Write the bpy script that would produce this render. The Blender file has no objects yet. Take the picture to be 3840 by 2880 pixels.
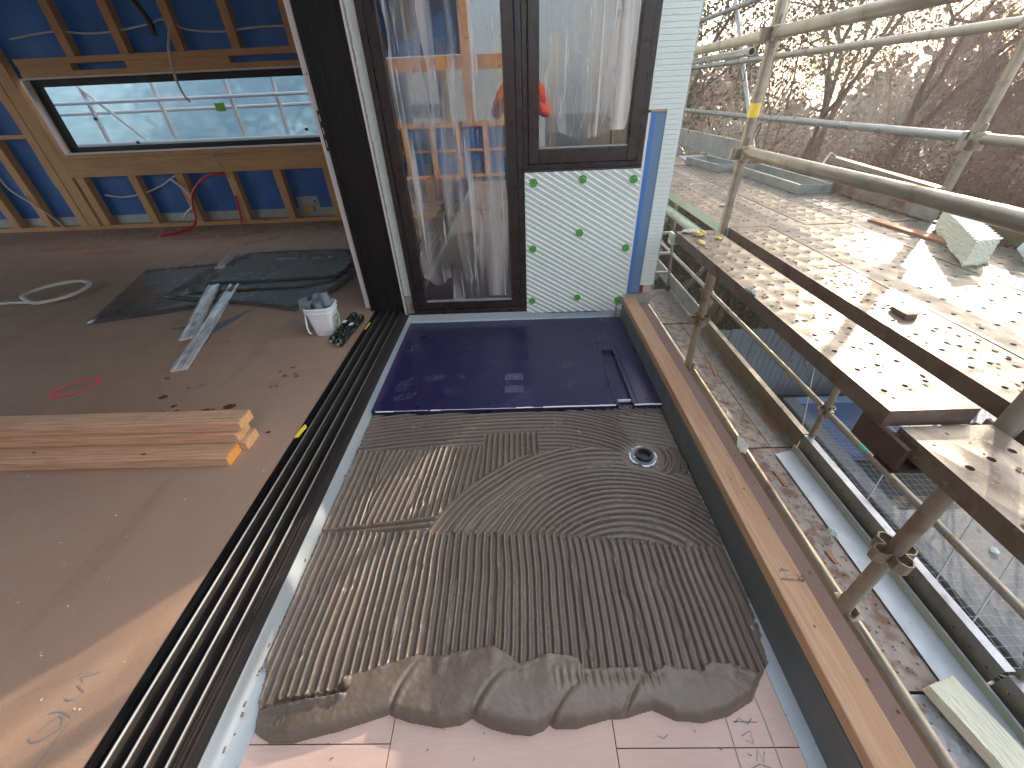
import bpy, math, random
import numpy as np
from mathutils import Vector, Matrix

random.seed(7)
rng = np.random.default_rng(7)
C = bpy.context.scene.collection
scene = bpy.context.scene
R = math.radians

# ------------------------------------------------------------------ camera
f_px = 1508.0
Yc = np.array([6, -1090, f_px]); Yc /= np.linalg.norm(Yc)
Dc = np.array([95, 2087, f_px]); Dc -= Yc * (Dc @ Yc); Dc /= np.linalg.norm(Dc)
Xc = np.cross(Dc, Yc)
RW = np.stack([Xc, Yc, -Dc])
right, up, back = RW @ [1, 0, 0], RW @ [0, -1, 0], RW @ [0, 0, -1]
cam_data = bpy.data.cameras.new('camera')
cam = bpy.data.objects.new('camera', cam_data); C.objects.link(cam)
CAM = Vector((0, 0, 1.19))
cam.matrix_world = Matrix(((right[0], up[0], back[0], 0), (right[1], up[1], back[1], 0), (right[2], up[2], back[2], CAM.z), (0, 0, 0, 1)))
cam_data.sensor_width = 36; cam_data.lens = f_px / 3840 * 36
cam_data.clip_start = 0.02; cam_data.clip_end = 2000
scene.camera = cam

# ------------------------------------------------------------------ light
SUN_AZ, SUN_EL = 46.0, 18.5          # azimuth from +Y towards +X
world = bpy.data.worlds.new('World'); scene.world = world; world.use_nodes = True
wn = world.node_tree
sky = wn.nodes.new('ShaderNodeTexSky'); sky.sky_type = 'NISHITA'; sky.sun_disc = False
sky.sun_elevation = R(SUN_EL); sky.sun_rotation = R(SUN_AZ)
sky.air_density = 1.0; sky.dust_density = 2.5; sky.ozone_density = 1.0
veil = wn.nodes.new('ShaderNodeMix'); veil.data_type = 'RGBA'; veil.inputs['Factor'].default_value = .55
veil.inputs['B'].default_value = (1.9, 1.95, 2.0, 1)          # thin bright cloud veil over the whole sky
wn.links.new(sky.outputs[0], veil.inputs['A']); wn.links.new(veil.outputs['Result'], wn.nodes['Background'].inputs[0])
wn.nodes['Background'].inputs[1].default_value = 0.15
sl = bpy.data.lights.new('sun', 'SUN'); sl.energy = 2.0; sl.angle = R(0.6); sl.color = (1.0, 0.86, 0.68)
sun = bpy.data.objects.new('sun', sl); C.objects.link(sun)
sd = Vector((math.sin(R(SUN_AZ)) * math.cos(R(SUN_EL)), math.cos(R(SUN_AZ)) * math.cos(R(SUN_EL)), math.sin(R(SUN_EL))))
sun.rotation_euler = sd.to_track_quat('Z', 'Y').to_euler()
scene.view_settings.view_transform = 'Standard'; scene.view_settings.look = 'None'
scene.view_settings.gamma = 1.0; scene.view_settings.exposure = 2.75
scene.view_settings.use_curve_mapping = False
scene.cycles.max_bounces = 8; scene.cycles.diffuse_bounces = 4; scene.cycles.transparent_max_bounces = 24
scene.cycles.use_denoising = True

# ------------------------------------------------------------------ materials
MATS = {}
def pmat(name, base, rough=0.5, metal=0.0, layers=(), bump=(), spec=0.5, coord='Object', trans=0.0, rvar=0.0):
    """layers: (scale, lo, hi, colour, strength, stretch)  bump: (scale, strength, stretch)"""
    if name in MATS: return MATS[name]
    m = bpy.data.materials.new(name); m.use_nodes = True; nt = m.node_tree; N, L = nt.nodes, nt.links
    b = N['Principled BSDF']
    b.inputs['Roughness'].default_value = rough; b.inputs['Metallic'].default_value = metal
    b.inputs['Specular IOR Level'].default_value = spec
    tc = N.new('ShaderNodeTexCoord')
    def noise(scale, stretch, detail=5.0):
        mp = N.new('ShaderNodeMapping'); mp.inputs['Scale'].default_value = stretch
        L.new(tc.outputs[coord], mp.inputs['Vector'])
        n = N.new('ShaderNodeTexNoise'); n.inputs['Scale'].default_value = scale; n.inputs['Detail'].default_value = detail
        L.new(mp.outputs[0], n.inputs['Vector']); return n
    rgb = N.new('ShaderNodeRGB'); rgb.outputs[0].default_value = (*base, 1); last = rgb.outputs[0]
    for (scale, lo, hi, col, strength, stretch) in layers:
        n = noise(scale, stretch)
        r = N.new('ShaderNodeMapRange'); r.inputs['From Min'].default_value = lo; r.inputs['From Max'].default_value = hi
        r.inputs['To Max'].default_value = strength
        L.new(n.outputs['Fac'], r.inputs['Value'])
        mx = N.new('ShaderNodeMix'); mx.data_type = 'RGBA'
        L.new(r.outputs[0], mx.inputs['Factor']); L.new(last, mx.inputs['A']); mx.inputs['B'].default_value = (*col, 1)
        last = mx.outputs['Result']
    L.new(last, b.inputs['Base Color'])
    if rvar:
        n = noise(9, (1, 1, 1)); r = N.new('ShaderNodeMapRange'); r.inputs['To Min'].default_value = max(0, rough - rvar); r.inputs['To Max'].default_value = min(1, rough + rvar)
        r.inputs['From Min'].default_value = .35; r.inputs['From Max'].default_value = .65
        L.new(n.outputs['Fac'], r.inputs['Value']); L.new(r.outputs[0], b.inputs['Roughness'])
    prev = None
    for (scale, strength, stretch) in bump:
        n = noise(scale, stretch, 6)
        bp = N.new('ShaderNodeBump'); bp.inputs['Strength'].default_value = strength; bp.inputs['Distance'].default_value = 0.004
        L.new(n.outputs['Fac'], bp.inputs['Height'])
        if prev: L.new(prev.outputs[0], bp.inputs['Normal'])
        prev = bp
    if prev: L.new(prev.outputs[0], b.inputs['Normal'])
    if trans:
        out = N['Material Output']; t = N.new('ShaderNodeBsdfTranslucent'); L.new(last, t.inputs['Color'])
        ms = N.new('ShaderNodeMixShader'); ms.inputs[0].default_value = trans
        L.new(b.outputs[0], ms.inputs[1]); L.new(t.outputs[0], ms.inputs[2]); L.new(ms.outputs[0], out.inputs['Surface'])
    MATS[name] = m; return m

U = (1, 1, 1)
def wood(name, base, dark, axis, sc=1.0, knots=True, rough=.62):
    s = {'x': (.04, 1, 1), 'y': (1, .04, 1), 'z': (1, 1, .04)}[axis]
    s2 = {'x': (.25, 1, 1), 'y': (1, .25, 1), 'z': (1, 1, .25)}[axis]
    ly = [(140 * sc, .47, .57, dark, .62, s), (9 * sc, .50, .56, tuple(c * 1.15 for c in dark), .5, s2), (14 * sc, .40, .70, tuple(c * .72 for c in base), .6, s), (2.0, .4, .7, tuple(min(1, c * 1.25) for c in base), .5, s2)]
    if knots: ly.append((7 * sc, .71, .76, tuple(c * .3 for c in dark), .9, s2))
    ly.append((260, .62, .8, tuple(c * .4 for c in base), .25, U))
    return pmat(name, base, rough, 0, ly, [(140 * sc, .25, s), (300, .08, U)])

m_floor = pmat('particle_board_floor', (.38, .248, .172), .62, 0, [(1.1, .35, .7, (.30, .195, .138), .8, U), (5, .5, .75, (.36, .225, .155), .45, U),
        (230, .5, .75, (.17, .095, .06), .5, U), (330, .62, .72, (.48, .33, .24), .5, U), (26, .72, .76, (.62, .52, .42), .5, U), (2.2, .6, .75, (.2, .115, .075), .5, (2, .3, 1))], [(200, .1, U), (30, .05, U)], rvar=.14)
m_board = pmat('fibre_board_pink', (.56, .40, .34), .75, 0, [(3, .4, .7, (.50, .35, .295), .8, U), (160, .55, .75, (.44, .30, .25), .35, U), (45, .72, .77, (.2, .13, .1), .6, U), (20, .45, .75, (.62, .46, .4), .4, (1, 6, 1))], [(120, .08, U)])
m_mortar = pmat('tile_mortar', (.145, .112, .086), .34, 0, [(5, .35, .7, (.120, .094, .073), .6, U), (60, .5, .75, (.19, .155, .128), .45, U), (240, .58, .75, (.22, .185, .15), .25, U)], [(420, .07, U), (120, .04, U)], spec=.5, rvar=.08)
m_upst = pmat('pale_grey_coated_steel', (.47, .52, .54), .42, .25, [(3, .4, .7, (.40, .45, .475), .8, U), (22, .60, .78, (.56, .58, .55), .5, U), (60, .68, .74, (.18, .17, .16), .6, U)], [(40, .05, U)], rvar=.12)
m_green = pmat('dark_green_grey_steel', (.105, .115, .110), .48, .1, [(4, .4, .7, (.13, .135, .125), .7, U), (30, .66, .76, (.22, .2, .18), .4, U), (2.5, .55, .8, (.16, .15, .135), .4, (1, 1, 6))], [(60, .03, U)], rvar=.1)
m_tray = pmat('violet_foam_tray', (.012, .008, .052), .30, 0, [(2, .4, .7, (.016, .011, .056), .8, U), (9, .60, .80, (.035, .028, .09), .3, U), (240, .55, .8, (.045, .035, .12), .4, U), (55, .70, .76, (.12, .11, .2), .5, U)], [(300, .04, U)], rvar=.03)
m_black = pmat('black_powder_coat', (.005, .0045, .0055), .42, .0, [(4, .4, .7, (.009, .008, .009), .8, U), (70, .68, .75, (.10, .09, .09), .3, U)], [(500, .03, U)], rvar=.1, spec=.18)
m_brownframe = pmat('dark_brown_foiled_frame', (.014, .009, .010), .30, .0, [(5, .4, .7, (.022, .014, .015), .7, (1, 1, .3)), (60, .66, .74, (.07, .06, .06), .35, (1, 1, .2))], [(500, .03, U)], rvar=.1, spec=.35)
m_track = pmat('worn_black_sill', (.030, .025, .023), .5, .2, [(8, .4, .7, (.055, .045, .04), .8, (1, .15, 1)), (40, .6, .75, (.10, .085, .075), .5, (1, .3, 1)), (90, .7, .76, (.3, .28, .25), .4, U)], [(200, .08, U)])
m_steelrail = pmat('stainless_rail', (.62, .58, .52), .28, 1.0, [(30, .45, .7, (.42, .38, .33), .7, (1, .08, 1))], [(200, .03, U)])
m_foam = pmat('pale_green_foam', (.65, .695, .635), .85, 0, [(3, .4, .7, (.68, .74, .69), .6, U), (110, .5, .75, (.54, .62, .57), .4, U), (25, .66, .76, (.45, .50, .47), .5, (1, 1, 1))], [(200, .25, U), (60, .12, U)])
m_foam2 = pmat('cream_green_foam', (.70, .68, .53), .88, 0, [(4, .4, .7, (.74, .78, .66), .6, U), (130, .5, .75, (.58, .64, .50), .5, U)], [(180, .5, U), (50, .3, U)])
m_washer = pmat('green_plastic', (.08, .36, .035), .45, 0, [(200, .5, .75, (.05, .25, .02), .5, U)], [])
m_washer_d = pmat('dark_green_plastic', (.02, .15, .01), .5)
m_blueflash = pmat('blue_membrane_tape', (.03, .15, .42), .42, 0, [(6, .4, .7, (.045, .18, .45), .7, U), (80, .6, .75, (.08, .22, .46), .4, U)], [(60, .06, U)])
m_greyblue = pmat('grey_blue_tape', (.095, .185, .31), .5, 0, [(6, .4, .7, (.12, .21, .33), .7, U), (90, .6, .75, (.2, .28, .36), .3, U)], [(60, .06, U)])
m_white = pmat('white_board', (.70, .64, .62), .6, 0, [(60, .55, .75, (.6, .54, .52), .4, U)], [(120, .05, U)])
m_wplastic = pmat('white_plastic', (.80, .80, .80), .32, 0, [(14, .6, .76, (.55, .54, .52), .35, U), (60, .7, .77, (.35, .33, .3), .5, U)], [(30, .04, U)])
m_gplastic = pmat('grey_pvc', (.15, .18, .205), .38, 0, [(20, .5, .75, (.21, .245, .27), .5, U)], [])
m_membrane = pmat('blue_wall_membrane', (.005, .09, .31), .55, 0, [(2.2, .4, .7, (.008, .11, .37), .7, U), (12, .5, .75, (.004, .035, .15), .6, (1, 1, .5))], [(3, .9, (1.5, 1, .6)), (9, .4, (1.5, 1, .4))], trans=.05)
m_stud_z = wood('stud_timber', (.56, .30, .125), (.33, .155, .055), 'z')
m_stud_x = wood('plate_timber', (.56, .29, .115), (.33, .155, .055), 'x')
m_lumber = wood('stacked_timber', (.60, .36, .225), (.36, .165, .075), 'x', .8)
m_endgrain = pmat('end_grain', (.72, .42, .18), .8, 0, [(90, .45, .7, (.52, .27, .10), .7, U)], [(150, .2, U)])
m_curb = wood('curb_timber', (.50, .305, .18), (.32, .16, .075), 'y', 1.0, knots=False)
m_ply = pmat('stained_ply', (.235, .145, .115), .7, 0, [(3, .4, .7, (.28, .18, .145), .7, U), (130, .5, .75, (.18, .10, .08), .5, (1, .3, 1)), (50, .70, .76, (.06, .03, .02), .7, U)], [(150, .12, U)])
m_scrap = wood('offcut_wood', (.38, .17, .09), (.22, .09, .045), 'y', 1.2, knots=False)
def steelmat(name, base, rust_col, rust_lo, rough=.42, metal=.75, mud=.5):
    return pmat(name, base, rough, metal, [(2.5, .35, .7, tuple(c * .72 for c in base), .8, U), (9, rust_lo, rust_lo + .12, rust_col, .85, U),
        (26, .54, .66, tuple(c * .55 for c in base), mud, (1, .5, 1)), (70, .60, .70, (.30, .24, .17), .6 * mud + .2, U), (210, .55, .75, tuple(min(1, c * 1.3) for c in base), .35, U)],
        [(160, .10, U), (35, .025, U)], rvar=.12)
m_plank_sun = steelmat('worn_walked_steel', (.185, .150, .115), (.10, .06, .035), .54, .38, .22, .85)
m_plank_clean = steelmat('clean_walked_steel', (.205, .182, .155), (.13, .085, .055), .60, .35, .28, .6)
m_plank_low = steelmat('dusty_galvanised_steel', (.30, .275, .245), (.26, .15, .09), .56, .48, .45, .7)
m_plank_rust = steelmat('rust_patched_steel', (.29, .25, .22), (.17, .075, .05), .49, .55, .3, .6)
m_plank_blue = steelmat('pale_galvanised_steel', (.46, .47, .50), (.22, .12, .075), .62, .42, .5, .6)
m_plank_side = steelmat('brown_weathered_steel', (.16, .115, .085), (.12, .05, .03), .52, .6, .3, .6)
m_toe = steelmat('olive_stained_steel', (.24, .205, .13), (.26, .13, .05), .56, .5, .45, .5)
m_tube = steelmat('galvanised_tube', (.34, .30, .235), (.20, .12, .07), .60, .42, .7, .6)
m_tube2 = steelmat('newer_galvanised_tube', (.34, .34, .33), (.26, .22, .17), .68, .36, .75, .15)
m_tubemud = steelmat('muddy_tube', (.33, .30, .25), (.23, .18, .12), .58, .5, .5, .5)
m_galvbox = steelmat('flat_galvanised_sheet', (.36, .375, .36), (.24, .22, .17), .62, .45, .55, .35)
m_rust = pmat('brown_rust', (.045, .024, .017), .85, .1, [(20, .4, .7, (.08, .035, .02), .8, U), (90, .5, .75, (.04, .02, .015), .6, U)], [(120, .4, U)])
m_flash = pmat('zinc_flashing', (.50, .54, .57), .48, .3, [(4, .4, .7, (.44, .48, .52), .8, U), (30, .66, .75, (.25, .24, .22), .5, U)], [(20, .05, U)], rvar=.1)
m_foil = pmat('silver_foil', (.95, .94, .92), .16, .55, [(14, .5, .7, (.55, .53, .50), .8, U)], [(16, 1.0, (1, .4, 1)), (60, .4, U)])
m_sheet = pmat('black_membrane_sheet', (.060, .058, .055), .30, 0, [(3, .4, .7, (.11, .107, .10), .6, (1, 3, 1)), (220, .5, .75, (.035, .035, .037), .5, U)], [(300, .10, U)], rvar=.06)
m_rubber = pmat('black_rubber', (.012, .012, .012), .5)
m_white_sealant = pmat('white_sealant', (.80, .80, .82), .35)
m_yellow = pmat('yellow_tape', (.80, .58, .05), .45, 0, [(60, .5, .75, (.6, .4, .03), .5, U)])
m_pinkpaint = pmat('pink_marker_paint', (.95, .06, .13), .7)
m_pinkfaint = pmat('faded_pink_paint', (.38, .12, .11), .8, 0, [(25, .4, .65, (.27, .15, .11), .95, U)])
m_bluepaint = pmat('blue_spray_paint', (.07, .13, .20), .7, 0, [(16, .42, .62, (.2, .14, .12), .8, U)])
m_greenpaint = pmat('green_paint', (.06, .26, .07), .7, 0, [(30, .4, .65, (.5, .33, .18), .8, U)])
m_pencil = pmat('pencil_mark', (.19, .20, .20), .8)
m_stain = pmat('dark_stain', (.10, .042, .020), .35)
m_speck = pmat('white_speck', (.75, .68, .58), .8)
m_redconduit = pmat('red_conduit', (.55, .02, .02), .4)
m_cable = pmat('white_cable', (.62, .58, .54), .5)
m_concrete = pmat('weathered_concrete', (.15, .155, .16), .85, 0, [(1.5, .4, .7, (.14, .145, .15), .8, U), (14, .5, .68, (.11, .11, .105), .7, U), (60, .5, .75, (.28, .28, .28), .4, U)], [(60, .3, U)])
m_bluetarp = pmat('blue_pool_cover', (.055, .095, .19), .6, 0, [(2.5, .4, .7, (.08, .125, .23), .8, U), (40, .5, .75, (.04, .07, .14), .5, U)], [(12, .4, U)])
m_dark = pmat('dark_pit', (.018, .018, .02), .8, 0, [(8, .5, .7, (.05, .045, .04), .5, U)])
m_fence = pmat('weathered_paling', (.17, .185, .20), .85, 0, [(22, .4, .7, (.10, .11, .12), .7, (1, 1, .06)), (60, .5, .75, (.24, .25, .26), .5, (1, 1, .06)), (3, .6, .75, (.1, .11, .08), .5, U)], [(60, .3, (1, 1, .06))])
m_net = pmat('pale_net', (.34, .32, .28), .8)
m_ground = pmat('ground_soil', (.05, .05, .028), 1.0, 0, [(.6, .4, .7, (.035, .045, .018), .8, U), (6, .4, .7, (.07, .06, .035), .6, U)], [(10, .5, U)])
m_bark = pmat('brown_bark', (.105, .065, .045), .9, 0, [(8, .4, .7, (.16, .10, .07), .7, (1, 1, .2)), (40, .5, .75, (.05, .035, .028), .6, U)], [(30, .6, (1, 1, .3))])
m_twig = pmat('reddish_twig', (.17, .082, .058), .85)
m_leaf_red = pmat('russet_leaf', (.15, .055, .035), .6, 0, [(.9, .45, .65, (.10, .055, .03), .8, U), (3, .5, .7, (.20, .085, .05), .6, U)], trans=.45)
m_leaf_green = pmat('dark_green_leaf', (.040, .065, .018), .45, 0, [(.9, .45, .7, (.07, .10, .02), .7, U), (4, .55, .75, (.16, .17, .03), .6, U)], trans=.4)
m_leaf_yellow = pmat('yellow_highlight_leaf', (.20, .20, .03), .5, 0, [(1.2, .45, .7, (.07, .10, .02), .8, U)], trans=.5)  # yellower leaf copy, sunlit highlights of the dark hedge put into colour
m_orange = pmat('hi_vis_orange', (.85, .09, .015), .6, 0, [(30, .5, .75, (.7, .06, .01), .4, U)], [(12, .6, U)])
m_navy = pmat('navy_cloth', (.02, .03, .06), .8, 0, [], [(20, .5, U)])
m_skin = pmat('skin', (.55, .32, .23), .5)
m_hair = pmat('dark_hair', (.05, .03, .02), .6)
m_silver = pmat('reflective_tape', (.6, .6, .58), .3, .4)
m_ceiling = pmat('grey_ceiling_lining', (.16, .17, .18), .8, 0, [(2, .4, .7, (.12, .12, .13), .6, U)])
m_wrap = pmat('pale_blue_shrink_wrap', (.19, .31, .40), .5, 0, [(1.2, .4, .7, (.14, .25, .34), .8, (1, 1, 2)), (9, .5, .72, (.27, .38, .46), .5, (.3, 1, 2))], [(3, .6, U)], trans=.5)
m_redbrown_ledger = pmat('pale_green_painted_steel', (.42, .50, .42), .55, .1, [(5, .4, .7, (.36, .42, .35), .7, U), (30, .62, .72, (.16, .10, .06), .7, (1, .3, 1))], [(60, .15, U)])
m_label = pmat('printed_label', (.70, .72, .66), .5, 0, [(60, .48, .52, (.08, .20, .05), .9, (1, 1, .3))])
m_sausage = pmat('glossy_black_foil', (.012, .014, .013), .16, .1, [(60, .60, .63, (.16, .17, .17), .8, (1, 1, 1)), (20, .70, .72, (.03, .22, .05), .9, U)], [(30, .35, U)])
m_stonewool = pmat('rusty_stained_wall_edge', (.40, .40, .34), .8, 0, [(14, .45, .6, (.28, .11, .03), .9, U)], [(60, .4, U)])

def glassmat(name, tint, ior, film=False):
    m = bpy.data.materials.new(name); m.use_nodes = True; nt = m.node_tree; N, L = nt.nodes, nt.links
    N.remove(N['Principled BSDF']); out = N['Material Output']
    t = N.new('ShaderNodeBsdfTransparent'); t.inputs[0].default_value = (*tint, 1)
    g = N.new('ShaderNodeBsdfGlossy'); g.inputs['Roughness'].default_value = .0; g.inputs['Color'].default_value = (1, 1, 1, 1)
    fr = N.new('ShaderNodeFresnel'); fr.inputs[0].default_value = ior
    mx = N.new('ShaderNodeMixShader'); L.new(fr.outputs[0], mx.inputs[0]); L.new(t.outputs[0], mx.inputs[1]); L.new(g.outputs[0], mx.inputs[2])
    L.new(mx.outputs[0], out.inputs['Surface']); return m
m_glass = glassmat('window_glass', (.88, .91, .91), 2.35)
m_glass2 = glassmat('clear_window_glass', (.92, .95, .96), 1.35)

def filmmat(name, amount, sx):
    m = bpy.data.materials.new(name); m.use_nodes = True; nt = m.node_tree; N, L = nt.nodes, nt.links
    N.remove(N['Principled BSDF']); out = N['Material Output']; tc = N.new('ShaderNodeTexCoord')
    def nz(sc, st, lo, hi, to):
        mp = N.new('ShaderNodeMapping'); mp.inputs['Scale'].default_value = st; L.new(tc.outputs['Object'], mp.inputs[0])
        mp.inputs['Rotation'].default_value = (0, R(2.5), 0)
        n = N.new('ShaderNodeTexNoise'); n.inputs['Scale'].default_value = sc; n.inputs['Detail'].default_value = 4; n.inputs['Distortion'].default_value = .4; L.new(mp.outputs[0], n.inputs['Vector'])
        r = N.new('ShaderNodeMapRange'); r.inputs['From Min'].default_value = lo; r.inputs['From Max'].default_value = hi; r.inputs['To Max'].default_value = to
        L.new(n.outputs['Fac'], r.inputs['Value']); return r
    a = nz(sx, (1, 1, .035), .60, .72, .55); b = nz(9, (1, 1, .12), .45, .75, amount); c = nz(60, (1, 1, .06), .63, .70, .5)
    ad = N.new('ShaderNodeMath'); ad.operation = 'MAXIMUM'; L.new(a.outputs[0], ad.inputs[0]); L.new(b.outputs[0], ad.inputs[1])
    ad3 = N.new('ShaderNodeMath'); ad3.operation = 'MAXIMUM'; L.new(ad.outputs[0], ad3.inputs[0]); L.new(c.outputs[0], ad3.inputs[1])
    ad2 = N.new('ShaderNodeMath'); ad2.operation = 'ADD'; L.new(ad3.outputs[0], ad2.inputs[0]); ad2.inputs[1].default_value = .05
    t = N.new('ShaderNodeBsdfTransparent'); p = N.new('ShaderNodeBsdfPrincipled'); p.inputs['Base Color'].default_value = (.78, .74, .68, 1); p.inputs['Roughness'].default_value = .3  # film beige also stands in for the lit floor behind the glass
    mx = N.new('ShaderNodeMixShader'); L.new(ad2.outputs[0], mx.inputs[0]); L.new(t.outputs[0], mx.inputs[1]); L.new(p.outputs[0], mx.inputs[2])
    L.new(mx.outputs[0], out.inputs['Surface']); return m
m_film = filmmat('streaky_protective_film', .45, 34)
m_film2 = filmmat('milky_protective_film', .75, 26)

# ------------------------------------------------------------------ mesh helpers
class MB:
    def __init__(s): s.v = []; s.f = []
    def add(s, vs, fs):
        o = len(s.v); s.v += [tuple(map(float, v)) for v in vs]; s.f += [tuple(i + o for i in f) for f in fs]; return s
    def box(s, x0, x1, y0, y1, z0, z1):
        return s.add([(x0, y0, z0), (x1, y0, z0), (x1, y1, z0), (x0, y1, z0), (x0, y0, z1), (x1, y0, z1), (x1, y1, z1), (x0, y1, z1)],
                     [(3, 2, 1, 0), (4, 5, 6, 7), (0, 1, 5, 4), (1, 2, 6, 5), (2, 3, 7, 6), (3, 0, 4, 7)])
    def beam(s, p0, p1, w, h, upv=(0, 0, 1)):
        p0, p1 = Vector(p0), Vector(p1); d = (p1 - p0).normalized(); u = Vector(upv); a = d.cross(u).normalized(); u = a.cross(d).normalized()
        vs = []
        for p in (p0, p1):
            for (i, j) in ((-1, -1), (1, -1), (1, 1), (-1, 1)): vs.append(p + a * (w / 2 * i) + u * (h / 2 * j))
        return s.add(vs, [(0, 1, 2, 3), (7, 6, 5, 4), (0, 4, 5, 1), (1, 5, 6, 2), (2, 6, 7, 3), (3, 7, 4, 0)])
    def cyl(s, p0, p1, r, n=14, r2=None, caps=True):
        p0, p1 = Vector(p0), Vector(p1); r2 = r if r2 is None else r2
        d = (p1 - p0).normalized(); a = d.orthogonal().normalized(); b = d.cross(a)
        vs = [p0 + (a * math.cos(2 * math.pi * i / n) + b * math.sin(2 * math.pi * i / n)) * r for i in range(n)]
        vs += [p1 + (a * math.cos(2 * math.pi * i / n) + b * math.sin(2 * math.pi * i / n)) * r2 for i in range(n)]
        fs = [(i, (i + 1) % n, n + (i + 1) % n, n + i) for i in range(n)]
        if caps: fs += [tuple(range(n - 1, -1, -1)), tuple(range(n, 2 * n))]
        return s.add(vs, fs)
    def pipe(s, p0, p1, ro, ri, n=18):
        p0, p1 = Vector(p0), Vector(p1); d = (p1 - p0).normalized(); a = d.orthogonal().normalized(); b = d.cross(a); vs = []
        for (p, r) in ((p0, ro), (p1, ro), (p1, ri), (p0, ri)):
            vs += [p + (a * math.cos(2 * math.pi * i / n) + b * math.sin(2 * math.pi * i / n)) * r for i in range(n)]
        fs = []
        for k in range(4):
            k2 = (k + 1) % 4
            fs += [(k * n + i, k * n + (i + 1) % n, k2 * n + (i + 1) % n, k2 * n + i) for i in range(n)]
        return s.add(vs, fs)
    def tube(s, pts, r, n=8):
        pts = [Vector(p) for p in pts]; o = len(s.v); a = None
        for i, p in enumerate(pts):
            d = (pts[min(i + 1, len(pts) - 1)] - pts[max(i - 1, 0)]).normalized()
            a = (a - d * a.dot(d)).normalized() if a is not None else d.orthogonal().normalized()
            b = d.cross(a)
            for k in range(n): s.v.append(tuple(p + (a * math.cos(2 * math.pi * k / n) + b * math.sin(2 * math.pi * k / n)) * r))
        for i in range(len(pts) - 1):
            for k in range(n):
                s.f.append((o + i * n + k, o + i * n + (k + 1) % n, o + (i + 1) * n + (k + 1) % n, o + (i + 1) * n + k))
        s.f.append(tuple(o + k for k in range(n - 1, -1, -1))); s.f.append(tuple(o + (len(pts) - 1) * n + k for k in range(n)))
        return s
    def prism(s, poly, z0, z1):
        n = len(poly); vs = [(x, y, z0) for x, y in poly] + [(x, y, z1) for x, y in poly]
        return s.add(vs, [tuple(range(n - 1, -1, -1)), tuple(range(n, 2 * n))] + [(i, (i + 1) % n, n + (i + 1) % n, n + i) for i in range(n)])
    def strip(s, pts, w, z):       # flat ribbon lying on a floor
        pts = [Vector((p[0], p[1])) for p in pts]; vs = []
        for i, p in enumerate(pts):
            d = (pts[min(i + 1, len(pts) - 1)] - pts[max(i - 1, 0)]).normalized(); nrm = Vector((-d.y, d.x)); ww = w[i] if isinstance(w, (list, tuple)) else w
            vs += [(*(p + nrm * ww / 2), z), (*(p - nrm * ww / 2), z)]
        return s.add(vs, [(2 * i + 1, 2 * i + 3, 2 * i + 2, 2 * i) for i in range(len(pts) - 1)])

def make_mesh(name, mb, mat, origin=(0, 0, 0), smooth=False, sharp=35):
    me = bpy.data.meshes.new(name); ox, oy, oz = origin
    me.from_pydata([(x - ox, y - oy, z - oz) for x, y, z in mb.v], [], mb.f); me.update()
    if mat: me.materials.append(mat)
    if smooth:
        me.shade_smooth()
        me.set_sharp_from_angle(angle=R(sharp))
    return me
def wloc(o):
    v = Vector((0, 0, 0))
    while o: v += o.location; o = o.parent
    return v
def obj(name, mb, mat, parent=None, smooth=False, bevel=0.0, kind=None, loc=None):
    """parents carry no rotation while building; children are built in world coordinates"""
    if parent is not None: org = tuple(wloc(parent))
    else:
        org = loc if loc is not None else (0, 0, 0)
    o = bpy.data.objects.new(name, make_mesh(name, mb, mat, org, smooth)); C.objects.link(o)
    if parent is not None: o.parent = parent
    elif loc is not None: o.location = loc
    if bevel:
        b = o.modifiers.new('bevel', 'BEVEL'); b.width = bevel; b.segments = 2; b.limit_method = 'ANGLE'; b.angle_limit = R(40)
    if kind: o['kind'] = kind
    return o
def tag(o, label, cat, group=None, kind=None):
    o['label'] = label; o['category'] = cat
    if group: o['group'] = group
    if kind: o['kind'] = kind
    return o
def thing(name, label, cat, loc=(0, 0, 0), group=None):
    o = bpy.data.objects.new(name, None); C.objects.link(o); o.location = loc; o.empty_display_size = .1
    return tag(o, label, cat, group)
def struct(name, mb, mat, bevel=0, smooth=False):
    return obj(name, mb, mat, None, smooth, bevel, 'structure')
def copy_tree(o, parent=None):
    c = o.copy(); C.objects.link(c); c.parent = parent
    for ch in list(o.children): copy_tree(ch, c)
    return c
def text(name, body, size, mat, mw, parent=None, extrude=.0004):
    cu = bpy.data.curves.new(name, 'FONT'); cu.body = body; cu.size = size; cu.extrude = extrude; cu.align_x = 'CENTER'
    tmp = bpy.data.objects.new('tmp_text', cu); C.objects.link(tmp); bpy.context.view_layer.update()
    me = bpy.data.meshes.new_from_object(tmp.evaluated_get(bpy.context.evaluated_depsgraph_get())); bpy.data.objects.remove(tmp)
    me.materials.clear(); me.materials.append(mat); o = bpy.data.objects.new(name, me); C.objects.link(o)
    if parent is not None:
        o.parent = parent; mw = Matrix.Translation(-wloc(parent)) @ mw
    o.matrix_local = mw; return o
def frame(loc, xa, ya):
    xa = Vector(xa).normalized(); za = xa.cross(Vector(ya)).normalized(); ya = za.cross(xa)
    return Matrix(((xa.x, ya.x, za.x, loc[0]), (xa.y, ya.y, za.y, loc[1]), (xa.z, ya.z, za.z, loc[2]), (0, 0, 0, 1)))
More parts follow.
